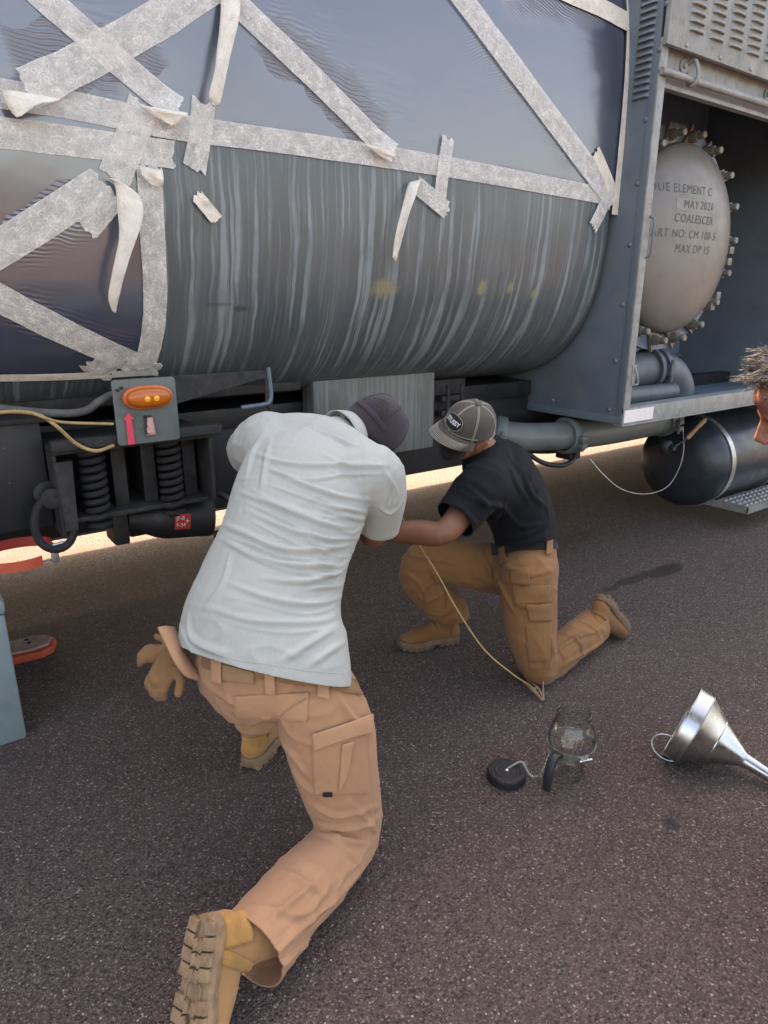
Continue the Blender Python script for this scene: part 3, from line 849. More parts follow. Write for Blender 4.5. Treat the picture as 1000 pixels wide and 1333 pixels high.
g.box((0.413, 2.87, 0.807), (0.957, 2.88, 1.044), 0.001)
sh = g.build('spring_housing', M['dusty_black'], truck)
for x in (0.63, 0.74, 0.90):
    g = G(); g.box((x, 2.60, 0.807), (x + 0.012, 2.869, 1.043), 0.002); g.box((x - 0.02, 2.590, 0.807), (x + 0.03, 2.599, 1.043), 0.001); g.build('housing_web', M['dusty_black'], sh)
g = G(); N = 180
g.tube([(0.036 * cos(2 * pi * 9 * i / N), 0.036 * sin(2 * pi * 9 * i / N), 0.272 * i / N) for i in range(N + 1)], 0.0115, 8)
sme = mesh_data('coil_spring', g.v, g.f); sme.materials.append(M['rubber'])
for x in (0.535, 0.815):
    link('coil_spring', sme, None, sh, Matrix.Translation((x, 2.555, 0.772)))
    g = G(); g.lathe([(0.045, 0), (0.045, 0.014), (0.02, 0.016), (0.02, 0.03)], (x, 2.555, 0.772), (0, 0, -1), 16); g.build('spring_seat', M['rubber'], sh)
g = G()
for x, z in ((0.445, 0.98), (0.445, 0.90), (0.445, 0.82)):
    g.lathe([(0.022, 0), (0.022, 0.012), (0.012, 0.012), (0.012, 0.02)], (x, 2.87, z), (0, -1, 0), 12)
g.build('housing_bolts', M['dusty_black'], sh)
# tow shackle: eye bolt and D ring
c = ony(63, 648, 2.60)
g = G(); g.lathe([(0.045, 0.0), (0.045, 0.02), (0.03, 0.03), (0.03, 0.075), (0.036, 0.08), (0.036, 0.10), (0.0005, 0.105)], (c[0], 2.62, c[2] + 0.015), (0, -1, 0), 20)
ts = g.build('tow_shackle', M['dusty_black'], truck)
g = G(); r0 = np.array([c[0] - 0.006, 2.535, c[2] - 0.075]); pts = []
for k in range(40):
    a = 2 * pi * k / 40
    pts.append(r0 + V(0.062 * sin(a) * (1.0 - 0.12 * cos(a)), -0.018 * (1 - cos(a)) * 0.8, 0.092 * cos(a)))
g.tube(pts, 0.0145, 10, closed=True); g.build('shackle_ring', M['rubber'], ts)
# lamp plate
ul, ur, lr, ll = ony(145, 495, 2.42), ony(228, 489, 2.42), ony(235, 573, 2.43), ony(153, 580, 2.43)
PW, PH = ur[0] - ul[0], ul[2] - ll[2]
def rrect(w, h, r, n=5):
    out = []
    for cx, cy, a0 in ((w / 2 - r, h / 2 - r, 0), (-w / 2 + r, h / 2 - r, pi / 2), (-w / 2 + r, -h / 2 + r, pi), (w / 2 - r, -h / 2 + r, 1.5 * pi)):
        for k in range(n + 1):
            a = a0 + pi / 2 * k / n; out.append((cx + r * cos(a), cy + r * sin(a)))
    return out
pc = np.array([(ul[0] + ur[0] + ll[0] + lr[0]) / 4, 2.425, (ul[2] + ll[2] + ur[2] + lr[2]) / 4])
g = G(); g.prism(rrect(PW, PH, 0.012), pc, (1, 0, 0), (0, 0, 1), -0.005)
plate = g.build('lamp_plate', M['paint_green'], truck, smooth=False)
g = G(); g.box((pc[0] - 0.09, 2.432, pc[2] + 0.06), (pc[0] + 0.09, 2.62, pc[2] + 0.07)); g.build('plate_bracket', M['black_metal'], plate, smooth=False)
def amber_mat():
    t = NT('amber_lens')
    t.set(Base_Color=(0.80, 0.19, 0.02, 1), Roughness=0.15)
    t.b.inputs['Transmission Weight'].default_value = 0.4
    t.b.inputs['IOR'].default_value = 1.4
    t.b.inputs['Coat Weight'].default_value = 0.5
    st = t.n('ShaderNodeTexWave', wave_type='BANDS'); st.inputs['Scale'].default_value = 60; t.l(t.co(), st.inputs['Vector'])
    t.bump(st.outputs['Fac'], 0.25, 0.002)
    return t.m
M['amber'] = amber_mat()
M['amber_base'] = paint('orange_lamp_base', (0.62, 0.14, 0.03), 0.4, var=0.15)
M['bulb'] = paint('amber_bulb', (0.95, 0.42, 0.04), 0.2, var=0.05)
mc = ony(193, 517, 2.41)
g = G(); seg = 40
def oval(a, b, y, sx=0.0):
    return [(mc[0] + sx + a * np.sign(cos(t)) * abs(cos(t)) ** 0.75, y, mc[2] + b * np.sign(sin(t)) * abs(sin(t)) ** 0.85) for t in np.linspace(0, 2 * pi, seg, endpoint=False)]
def oval_stack(rows):
    g = G(); v = []; 
    for a, b, y in rows: v += oval(a, b, y)
    f = [(i * seg + k, i * seg + (k + 1) % seg, (i + 1) * seg + (k + 1) % seg, (i + 1) * seg + k) for i in range(len(rows) - 1) for k in range(seg)]
    f += [tuple(range(seg)), tuple((len(rows) - 1) * seg + k for k in range(seg))]
    return g.add(v, f)
lamp = oval_stack([(0.085, 0.040, 2.4245), (0.085, 0.040, 2.408), (0.080, 0.036, 2.405)]).build('marker_lamp', M['amber_base'], plate)
oval_stack([(0.0775, 0.034, 2.4045), (0.076, 0.033, 2.392), (0.068, 0.028, 2.383), (0.05, 0.018, 2.378), (0.02, 0.006, 2.377)]).build('lamp_lens', M['amber'], lamp)
for dx in (-0.012, 0.02):
    g = G(); g.lathe([(0.0005, 0), (0.010, 0.003), (0.014, 0.012), (0.011, 0.02), (0.006, 0.03)], (mc[0] + dx, 2.374, mc[2] - 0.002), (0, 1, 0), 14); g.build('bulb', M['bulb'], lamp)
ac = ony(168, 556, 2.424); aw, ah = 0.012, 0.105
at_ = ony(168, 537, 2.424)[2]; ab = ony(170, 579, 2.424)[2]
g = G(); g.prism([(-0.011, ab - ac[2] + 0.002), (0.013, ab - ac[2] + 0.002), (0.010, at_ - ac[2] - 0.022), (0.021, at_ - ac[2] - 0.025), (0.001, at_ - ac[2]), (-0.019, at_ - ac[2] - 0.022), (-0.010, at_ - ac[2] - 0.022)], (ac[0], 2.4175, ac[2]), (1, 0, 0), (0, 0, 1), -0.001)
g.build('red_arrow', M['pinkred'], plate, smooth=False)
tg = ony(196, 555, 2.41)
g = G(); v = []; 
for j in range(6):
    w_ = 0.009 + 0.0016 * j
    for i in range(5): v.append((tg[0] + w_ * (i / 4 - 0.5) * 2, 2.414 - 0.004 * ((i + j) % 2) - 0.003, tg[2] + 0.032 - 0.064 * j / 5))
g.add(v, [(j * 5 + i, j * 5 + i + 1, j * 5 + i + 6, j * 5 + i + 5) for j in range(5) for i in range(4)])
o = g.build('pink_tag', M['pale_pink'], plate); m_ = o.modifiers.new('thickness', 'SOLIDIFY'); m_.thickness = 0.002
g = G(); g.box((tg[0] - 0.018, 2.408, tg[2] - 0.028), (tg[0] - 0.008, 2.416, tg[2] + 0.038), 0.002); g.box((tg[0] - 0.018, 2.408, tg[2] + 0.030), (tg[0] + 0.008, 2.416, tg[2] + 0.040), 0.002); g.build('tag_clip', M['black_plastic'], plate)
for px, py in ((153, 508), (158, 505)):
    p = ony(px, py, 2.42); g = G(); g.lathe([(0.006, 0), (0.006, 0.006), (0.0005, 0.008)], (p[0], 2.419, p[2]), (0, -1, 0), 8); g.build('plate_screw', M['dusty_black'], plate)
# canister with red fuel label
g = G(); g.lathe([(0.03, 0.0), (0.052, 0.01), (0.06, 0.06), (0.085, 0.12), (0.095, 0.16), (0.098, 0.31), (0.10, 0.315), (0.10, 0.345), (0.05, 0.36), (0.0005, 0.362)], (0.66, 2.71, 0.715), (1, -0.06, -0.09), 32)
can = g.build('fuel_canister', M['black_metal'], truck)
g = G(); cc = A(0, 0, 1); v = []; n = 6
fax = nrm((1, -0.06, -0.09)); fo = V(0.66, 2.71, 0.715)
def can_pt(h, ang, lift=0.002):
    u = nrm(np.cross(V(0, 0, 1), fax)); w_ = np.cross(fax, u)      # u ~ +Y, w_ ~ up
    r = 0.0985 + lift
    return fo + fax * h + r * (-cos(ang) * u + sin(ang) * w_)
for j in range(n + 1):
    for i in range(n + 1): v.append(can_pt(0.175 + 0.065 * i / n, radians(18 - 38 * j / n)))
g.add(v, [(j * (n + 1) + i, j * (n + 1) + i + 1, (j + 1) * (n + 1) + i + 1, (j + 1) * (n + 1) + i) for j in range(n) for i in range(n)])
g.build('fuel_label', M['red'], can)
for body, h0, a0, s_ in (('JP-8', 0.198, 8, 0.021), ('F-34', 0.200, -8, 0.021), ('+', 0.226, 0, 0.03)):
    v, f = text_mesh(body, s_); g = G(); g.add([can_pt(h0 + p[0], radians(a0) + p[1] / 0.0985, 0.0035) for p in v], f); g.build('label_lettering', M['white_ink'], can, smooth=False)
g = G(); g.tube(catmull([(0.99, 2.66, 0.78), (1.05, 2.62, 0.77), (1.085, 2.60, 0.70), (1.06, 2.61, 0.62), (1.0, 2.64, 0.60)], 5), 0.014, 10); g.build('canister_bail', M['black_metal'], can)
g = G(); g.box((0.55, 2.66, 0.70), (0.62, 2.80, 0.768), 0.01); g.box((0.60, 2.64, 0.63), (0.66, 2.78, 0.76), 0.012); g.build('canister_mount', M['black_metal'], can)
g = G(); g.box((0.70, 2.80, 0.60), (1.05, 2.92, 0.79), 0.01); g.build('canister_shelf', M['black_metal'], can)
# hoses
for pts, r, m_ in (([(-30, 541), (15, 536), (50, 540), (75, 556), (100, 578), (125, 587), (148, 580)], 0.0065, 'hose_tan'),
                   ([(40, 537), (62, 545), (85, 550), (148, 552)], 0.005, 'hose_tan'),
                   ([(-20, 530), (70, 538), (110, 535), (130, 522), (150, 512)], 0.014, 'hose_grey')):
    g = G(); y0 = 2.44 if m_ == 'hose_tan' else 2.50
    g.tube(catmull([ony(a, b, y0 - 0.015 * (i % 2)) for i, (a, b) in enumerate(pts)], 7), r, 10); g.build('hose', M[m_], truck)
# ================================================================== plastic wrap over the tank
def film_material():
    t = NT('dark_plastic_film')
    uv = t.co('UV')
    sep = t.n('ShaderNodeSeparateXYZ'); t.l(uv, sep.inputs[0]); U_, S_ = sep.outputs[0], sep.outputs[1]
    warp = t.noise(7, 3, 0.5, co=uv); fine = t.noise(30, 2, 0.5, co=uv)
    tot = None
    # strained wrinkles that run out of the slanting tapes: (tape start, tape end, side, reach, slope of the wrinkles, pitch, height)
    for (a_, b_, side, reach, slope, pitch, hgt) in (((330, 35), (500, 195), -1, 0.17, 0.10, 0.0145, 1.0), ((0, 60), (150, 60), 1, 0.16, 0.05, 0.013, 0.7), ((215, 60), (60, 105), 1, 0.10, 0.02, 0.012, 0.6),
                                                ((600, 20), (760, 225), 1, 0.12, -0.45, 0.013, 0.45), ((250, 165), (780, 250), -1, 0.05, 0.18, 0.011, 0.6), ((0, 320), (120, 245), 1, 0.12, 0.05, 0.013, 0.7), ((10, 395), (180, 470), -1, 0.10, 0.3, 0.016, 0.6), ((640, 0), (800, 20), 1, 0.10, 0.3, 0.012, 0.7)):
        p, q = tank_hit(*a_), tank_hit(*b_); d = (q - p) / np.linalg.norm(q - p); L = float(np.linalg.norm(q - p)); nn = np.array([-d[1], d[0]]) * side
        dist = t.math('ADD', t.math('ADD', t.math('MULTIPLY', U_, float(nn[0])), t.math('MULTIPLY', S_, float(nn[1]))), float(-(p @ nn)))
        along = t.math('ADD', t.math('ADD', t.math('MULTIPLY', U_, float(d[0])), t.math('MULTIPLY', S_, float(d[1]))), float(-(p @ d)))
        dist = t.math('ADD', dist, t.math('MULTIPLY', t.math('SUBTRACT', warp, 0.5), reach * 0.9))
        m = t.math('MULTIPLY', t.ramp(t.math('DIVIDE', dist, reach), [(0.0, 1.0), (0.25, 0.85), (1.0, 0.0)]), t.math('GREATER_THAN', dist, -0.06))
        m = t.math('MULTIPLY', m, t.ramp(t.math('DIVIDE', along, L), [(0.0, 0.0), (0.12, 1.0), (0.88, 1.0), (1.0, 0.0)]))
        ph = t.math('ADD', t.math('ADD', S_, t.math('MULTIPLY', U_, -slope)), t.math('MULTIPLY', t.math('SUBTRACT', warp, 0.5), 0.05))
        wv = t.math('SINE', t.math('ADD', t.math('MULTIPLY', ph, 2 * pi / pitch), t.math('MULTIPLY', fine, 2.5)))
        wv = t.math('MULTIPLY', t.math('MULTIPLY', wv, m), hgt)
        tot = wv if tot is None else t.math('ADD', tot, wv)
    mp = t.n('ShaderNodeMapping'); mp.inputs['Scale'].default_value = (3.0, 26.0, 1); mp.inputs['Rotation'].default_value = (0, 0, 0.12); t.l(uv, mp.inputs[0])
    h1 = t.noise(1.0, 3, 0.55, co=mp.outputs[0], dist=0.6)
    where = t.ramp(t.noise(1.9, 3, 0.5, co=uv), [(0.50, 0.0), (0.66, 1.0)])
    soft = t.noise(2.4, 3, 0.5, co=uv)
    h = t.math('ADD', t.math('MULTIPLY', tot, 0.085), t.math('MULTIPLY', h1, t.math('MULTIPLY', where, 0.16)))
    h = t.math('ADD', h, t.math('MULTIPLY', soft, 0.6))
    t.set(Base_Color=(0.046, 0.058, 0.088, 1), Roughness=t.ramp(t.noise(1.4, 4, 0.6, co=uv), [(0.35, 0.14), (0.7, 0.26)]))
    t.b.inputs['IOR'].default_value = 2.05
    t.b.inputs['Coat Weight'].default_value = 0.5
    t.b.inputs['Coat Roughness'].default_value = 0.35
    t.bump(h, 0.6, 0.02)
    return t.m
M['film'] = film_material()

XV = float(np.mean([tank_hit(203, 240)[0], tank_hit(208, 330)[0], tank_hit(196, 440)[0]]))
TL = [tank_hit(px, py) for px, py in ((-60, 128), (0, 140), (230, 172), (400, 195), (600, 228), (800, 262))]
TLX, TLS = [p[0] for p in TL], [p[1] for p in TL]
SB = tank_hit(120, 484)[1]                       # how far the wrap reaches round the belly on the left
def film_sheet(x0, x1, sfun, nx, ns):
    X = np.linspace(x0, x1, nx)
    top = -2.0
    S = np.stack([np.linspace(top, sfun(x), ns) for x in X], 0)
    XX = np.repeat(X[:, None], ns, 1)
    off = np.full(XX.shape, 0.0030)
    for i in range(nx):
        for j in range(ns):
            x, s = XX[i, j], S[i, j]
            a = noise.noise((x * 2.2, s * 2.2, 1.3))
            st = noise.noise((x * 2.5 + 3 * a, s * 22, 7.7)) * max(0, noise.noise((x * 1.6, s * 1.8, 4.1)) + 0.12)
            off[i, j] += 0.0015 * (a + 0.6) + 0.0012 * abs(st)
    return XX, S, surf(XX, S, off)
fr = film_sheet(XV - 0.005, 3.175, lambda x: np.interp(x, TLX, TLS) + 0.005, 190, 110)
fl = film_sheet(-1.2, XV + 0.006, lambda x: SB, 150, 160)
me_objs = [uvmesh('plastic_wrap', a, b, p, M['film']) for a, b, p in (fr, fl)]
bm = bmesh.new()
for o in me_objs: bm.from_mesh(o.data)
wrap_me = bpy.data.meshes.new('plastic_wrap'); bm.to_mesh(wrap_me); bm.free()
for o in me_objs: bpy.data.objects.remove(o)
wrap_me.materials.append(M['film'])
o = link('plastic_wrap', wrap_me, None)
props(o, 'dark glossy plastic sheet wrapped over the upper and rear part of the tank', 'plastic wrap')

# ================================================================== masking tape
def tape_material(name, cover, tone):
    t = NT(name)
    uv = t.co('UV')
    # crepe crackle: bright creases in a thin, part see-through paper
    v = t.n('ShaderNodeTexVoronoi', feature='DISTANCE_TO_EDGE'); v.inputs['Scale'].default_value = 1.0
    mp = t.n('ShaderNodeMapping'); mp.inputs['Scale'].default_value = (30, 70, 1); t.l(uv, mp.inputs[0])
    wn = t.n('ShaderNodeTexNoise'); wn.inputs['Scale'].default_value = 22; t.l(uv, wn.inputs['Vector'])
    ad = t.n('ShaderNodeVectorMath', operation='MULTIPLY_ADD'); t.l(wn.outputs['Color'], ad.inputs[0]); ad.inputs[1].default_value = (4.5, 4.5, 0); t.l(mp.outputs[0], ad.inputs[2])
    t.l(ad.outputs[0], v.inputs['Vector'])
    crack = t.ramp(v.outputs['Distance'], [(0.015, 1.0), (0.075, 0.0)])
    fibre = t.noise(1.0, 5, 0.7, co=t.co('UV', (420, 90, 1)))
    blot = t.noise(22, 4, 0.6, co=uv)
    a = t.math('ADD', cover, t.math('MULTIPLY', crack, 0.26))
    a = t.math('ADD', a, t.math('MULTIPLY', t.math('SUBTRACT', fibre, 0.5), 0.95))
    a = t.math('ADD', a, t.math('MULTIPLY', t.math('SUBTRACT', blot, 0.5), 0.5))
    cl = t.n('ShaderNodeClamp'); cl.inputs['Min'].default_value = 0.12; t.l(a, cl.inputs[0])
    t.set(Base_Color=t.ramp(blot, [(0.3, tuple(x * 0.82 for x in tone) + (1,)), (0.7, tuple(tone) + (1,))]), Roughness=0.75, Alpha=cl.outputs[0])
    t.b.inputs['Specular IOR Level'].default_value = 0.25
    t.bump(t.math('ADD', crack, fibre), 0.35, 0.003)
    return t.m
M['tape'] = tape_material('masking_tape_stuck_down', 0.60, (0.82, 0.81, 0.765))
M['tape_loose'] = tape_material('masking_tape_loose', 0.95, (0.80, 0.75, 0.65))

_lvl = [0]
def strip(px, wpx, label, mat='tape', torn=0.35, lift=None, wrinkle=0.0012, end_lift=None, ends=(1, 1)):
    """tape laid on the tank along the photographed centre line px; wpx = width in photo pixels"""
    _lvl[0] += 1
    off = 0.0072 + 0.00035 * _lvl[0] if lift is None else lift
    c2 = [tank_hit(*p) for p in px]
    mid = px[len(px) // 2]
    d = (surf(*tank_hit(*mid)) - CC) @ FW
    W = wpx * d / F_PX
    c = np.array(catmull(c2, 10)) if len(c2) > 2 else np.array([c2[0] + (c2[1] - c2[0]) * k / 24 for k in range(25)])
    T = np.gradient(c, axis=0); T /= np.linalg.norm(T, axis=1)[:, None]
    Nn = np.stack([-T[:, 1], T[:, 0]], -1)
    n, m = len(c), 9
    tt = np.linspace(-0.5, 0.5, m)
    jag0 = np.array([rng.uniform(-1, 1) for _ in range(m)]) * torn * W * 0.22 * ends[0]
    jag1 = np.array([rng.uniform(-1, 1) for _ in range(m)]) * torn * W * 0.22 * ends[1]
    ww = W * (1 + 0.05 * np.array([noise.noise((i * 0.3, _lvl[0] * 3.1, 0)) for i in range(n)]))
    Q = c[:, None, :] + Nn[:, None, :] * (tt[None, :, None] * ww[:, None, None])
    Q[0] += T[0][None] * jag0[:, None]; Q[-1] += T[-1][None] * jag1[:, None]
    L = np.concatenate([[0], np.cumsum(np.linalg.norm(np.diff(c, axis=0), axis=1))])
    O = np.full((n, m), off)
    for i in range(n):
        for j in range(m):
            O[i, j] += wrinkle * noise.noise((L[i] * 40, tt[j] * 3, _lvl[0] * 1.7))
    if end_lift:                                   # the end peels off the wall
        k = np.clip((L / L[-1] - (1 - end_lift[0])) / end_lift[0], 0, 1)
        O += (k ** 1.6 * end_lift[1])[:, None] * (1 + 0.5 * tt)[None, :]
    P = surf(Q[..., 0], Q[..., 1], O)
    o = uvmesh('masking_tape', L[:, None] + _lvl[0] * 3.1, tt[None, :] * W, P, M[mat])
    props(o, label, 'tape', 'strips of masking tape on the tank')
    return o
def flap(poly, label, bulge=0.05, twist=0.02, depth0=0.03):
    """a loose torn strip hanging off the wall; poly = rows of (left, right) photo points from its stuck end to its tip"""
    _lvl[0] += 1
    rows = []
    Lr = catmull([V(a[0], a[1], 0) for a, b in poly], 5); Rr = catmull([V(b[0], b[1], 0) for a, b in poly], 5)
    n = len(Lr); m = 6; P = np.zeros((n, m, 3)); Ls = np.zeros(n)
    for i in range(n):
        t = i / (n - 1)
        out = depth0 + bulge * sin(pi * min(1, t * 1.1) * 0.8)
        for j in range(m):
            u = j / (m - 1); q = Lr[i] * (1 - u) + Rr[i] * u
            h = tank_hit(q[0], q[1]); base = surf(h[0], h[1])
            dirc = nrm(CC - base)
            k = out + twist * (u - 0.5) * sin(2.5 * t + 0.5) * 2 + 0.008 * sin(pi * u) * cos(5 * t) + 0.003 * noise.noise((i * 0.6, j * 0.9, _lvl[0]))
            P[i, j] = base + dirc * k
        if i: Ls[i] = Ls[i - 1] + np.linalg.norm(P[i, 2] - P[i - 1, 2])
    o = uvmesh('masking_tape', Ls[:, None] + _lvl[0] * 2.3, np.linspace(0, 0.06, m)[None], P, M['tape_loose'], thick=0.0006)
    props(o, label, 'tape', 'strips of masking tape on the tank')

strip([(-260, 85), (-40, 117), (100, 139), (230, 166), (400, 189), (600, 221), (800, 258)], 31, 'long level masking tape strip running the whole length of the tank')
strip([(-260, 135), (-40, 168), (80, 182), (226, 202)], 36, 'shorter level masking tape strip below the long one, ending torn', torn=0.5)
strip([(420, -110), (282, -22), (200, 30), (100, 86), (30, 122)], 42, 'wide tape strip slanting down to a curled end beside the upper tape ends', end_lift=(0.18, 0.05))
strip([(-60, -105), (40, -16), (130, 62), (228, 146)], 36, 'tape strip crossing over the wide slanting strip, peeling at its foot', end_lift=(0.14, 0.035))
strip([(264, 133), (259, 180), (252, 221)], 31, 'short upright tape piece laid across the long level strip', torn=0.5)
strip([(186, 138), (168, 185), (148, 232)], 40, 'short slanting tape piece over the two level strips')
strip([(-190, 445), (-30, 342), (50, 292), (132, 238)], 42, 'slanting tape strip on the wrap ending beside the long folded flap', torn=0.4)
strip([(150, 252), (112, 298)], 30, 'small tape tail crossed behind the long folded flap', torn=0.6)
strip([(193, 216), (197, 300), (201, 380), (198, 430), (186, 478)], 31, 'upright tape strip closing the edge of the wrap beside bare tank')
strip([(-190, 290), (-30, 372), (80, 428), (184, 474)], 35, 'slanting tape strip running down to the bottom corner above the lamp')
strip([(-260, 491), (-30, 489), (80, 487), (204, 481)], 13, 'narrow tape along the wrap bottom edge above the lamp plate', mat='tape_loose', torn=0.6)
strip([(118, 466), (150, 482)], 40, 'crumpled tape piece at the wrap bottom corner above the lamp', torn=0.9, wrinkle=0.006)
strip([(160, 470), (206, 478)], 22, 'crumpled tape end under the upright edge strip', torn=0.9, wrinkle=0.006)
strip([(180, -120), (292, -8), (400, 96), (506, 202)], 30, 'tape strip slanting from above down to the long level strip mid tank', end_lift=(0.10, 0.03))
strip([(500, -140), (585, -20), (690, 120), (796, 262)], 31, 'long slanting tape strip meeting the tape corner beside the cabinet')
strip([(805, -200), (816, -30), (818, 40), (812, 140), (798, 280)], 15, 'upright tape strip along the tank edge beside the cabinet', mat='tape_loose')
strip([(600, -70), (735, -8), (780, 12), (822, 34)], 24, 'tape piece across the top corner of the wrap beside the cabinet', mat='tape_loose', torn=0.6)
strip([(773, 198), (788, 232), (802, 270)], 17, 'short tape piece stuck over the tape corner beside the cabinet', mat='tape_loose', torn=0.5)
strip([(793, 248), (769, 297)], 19, 'short tape tail pointing down from the tape corner', torn=0.7)
strip([(581, 180), (574, 225), (569, 268)], 20, 'short upright tape piece on the level strip above the yellowish stains', torn=0.5)
strip([(540, 242), (580, 274)], 22, 'small slanting tape piece from which a thin torn tail hangs', torn=0.6)
strip([(254, 254), (280, 286)], 17, 'small wrinkled tape remnant alone on the streaked tank', mat='tape_loose', torn=0.8, wrinkle=0.004)
flap([((288, -20), (314, -20)), ((287, 20), (312, 20)), ((283, 60), (303, 60)), ((279, 95), (294, 100)), ((272, 123), (287, 134)), ((276, 136), (281, 138))], 'long torn tape end hanging loose above the short upright piece', 0.05)
flap([((136, 230), (150, 232)), ((149, 240), (182, 255)), ((153, 275), (186, 285)), ((155, 310), (176, 315)), ((147, 350), (163, 355)), ((141, 385), (154, 392)), ((146, 405), (151, 408))], 'long folded tape flap hanging down in front of the wrap', 0.06)
flap([((181, 216), (212, 222)), ((185, 228), (213, 236)), ((196, 240), (212, 245))], 'small folded tape corner at the head of the upright edge strip', 0.02, 0.01)
flap([((532, 238), (548, 233)), ((528, 252), (543, 250)), ((521, 280), (533, 278)), ((514, 310), (524, 310)), ((511, 335), (516, 340))], 'thin torn tape tail hanging over the streaked tank', 0.04)
flap([((6, 116), (80, 128)), ((4, 124), (72, 132)), ((12, 142), (50, 136)), ((22, 153), (30, 150))], 'curled tape end turned back beside the level strips', 0.03, 0.03, 0.05)
flap([((180, 137), (243, 146)), ((195, 148), (244, 152)), ((220, 162), (226, 164))], 'torn tape end curling off at the foot of the crossing strip', 0.02, 0.02, 0.045)
flap([((470, 186), (510, 196)), ((490, 200), (513, 204)), ((504, 208), (514, 209))], 'torn tape tip curling off the level strip mid tank', 0.015, 0.01, 0.04)
# ================================================================== organic shapes (bodies, clothes, boots)
def chain(rings, side, k=5, seg=22, cap=0.75):
    """loft of ellipses: rings = [(point, half width along side, half depth)]"""
    arr = [np.concatenate([np.asarray(p, float), [a, b]]) for p, a, b in rings]
    arr = np.array(catmull(arr, k)); arr[:, 3:] = np.maximum(arr[:, 3:], 0.002)
    n = len(arr); C_ = arr[:, :3]
    T = np.gradient(C_, axis=0); T /= np.linalg.norm(T, axis=1)[:, None]
    rows = []
    def ring(c, t, a, b):
        s = nrm(np.asarray(side, float) - t * (np.asarray(side) @ t)); d = np.cross(t, s)
        return [c + a * cos(q) * s + b * sin(q) * d for q in np.linspace(0, 2 * pi, seg, endpoint=False)]
    for e in (0.95, 0.75, 0.4):
        h = sqrt(1 - e * e); m = min(arr[0, 3], arr[0, 4]) * cap
        rows.append(ring(C_[0] - T[0] * m * e, T[0], arr[0, 3] * h, arr[0, 4] * h))
    for i in range(n): rows.append(ring(C_[i], T[i], arr[i, 3], arr[i, 4]))
    for e in (0.4, 0.75, 0.95):
        h = sqrt(1 - e * e); m = min(arr[-1, 3], arr[-1, 4]) * cap
        rows.append(ring(C_[-1] + T[-1] * m * e, T[-1], arr[-1, 3] * h, arr[-1, 4] * h))
    v = [p for r in rows for p in r]; N = len(rows)
    f = [(i * seg + j, i * seg + (j + 1) % seg, (i + 1) * seg + (j + 1) % seg, (i + 1) * seg + j) for i in range(N - 1) for j in range(seg)]
    f += [tuple(range(seg - 1, -1, -1)), tuple((N - 1) * seg + j for j in range(seg))]
    return v, f
def ell(c, ax, r, seg=20, rows=12):
    """ellipsoid with axes ax and radii r"""
    v = []; f = []; a = [nrm(x) for x in ax]
    for i in range(rows + 1):
        th = pi * (0.04 + 0.92 * i / rows)
        for j in range(seg):
            q = 2 * pi * j / seg
            v.append(np.asarray(c) + a[0] * r[0] * sin(th) * cos(q) + a[1] * r[1] * sin(th) * sin(q) + a[2] * r[2] * cos(th))
    f = [(i * seg + j, i * seg + (j + 1) % seg, (i + 1) * seg + (j + 1) % seg, (i + 1) * seg + j) for i in range(rows) for j in range(seg)]
    f += [tuple(range(seg - 1, -1, -1)), tuple(rows * seg + j for j in range(seg))]
    return v, f
def organic(shapes, voxel=0.006, smooth=6):
    g = G()
    for v, f in shapes: g.add(v, f)
    me = mesh_data('tmp', g.v, g.f, smooth=False)
    bm = bmesh.new(); bm.from_mesh(me); bmesh.ops.recalc_face_normals(bm, faces=bm.faces[:]); bm.to_mesh(me); bm.free()
    o = bpy.data.objects.new('tmp', me); COL.objects.link(o)
    m = o.modifiers.new('r', 'REMESH'); m.mode = 'VOXEL'; m.voxel_size = voxel
    if smooth:
        s = o.modifiers.new('s', 'SMOOTH'); s.factor = 0.5; s.iterations = smooth
    dg = bpy.context.evaluated_depsgraph_get()
    out = bpy.data.meshes.new_from_object(o.evaluated_get(dg))
    n = len(out.vertices); co = np.empty(n * 3); out.vertices.foreach_get('co', co)
    fs = [tuple(p.vertices) for p in out.polygons]
    bpy.data.objects.remove(o); bpy.data.meshes.remove(me); bpy.data.meshes.remove(out)
    return co.reshape(-1, 3), fs
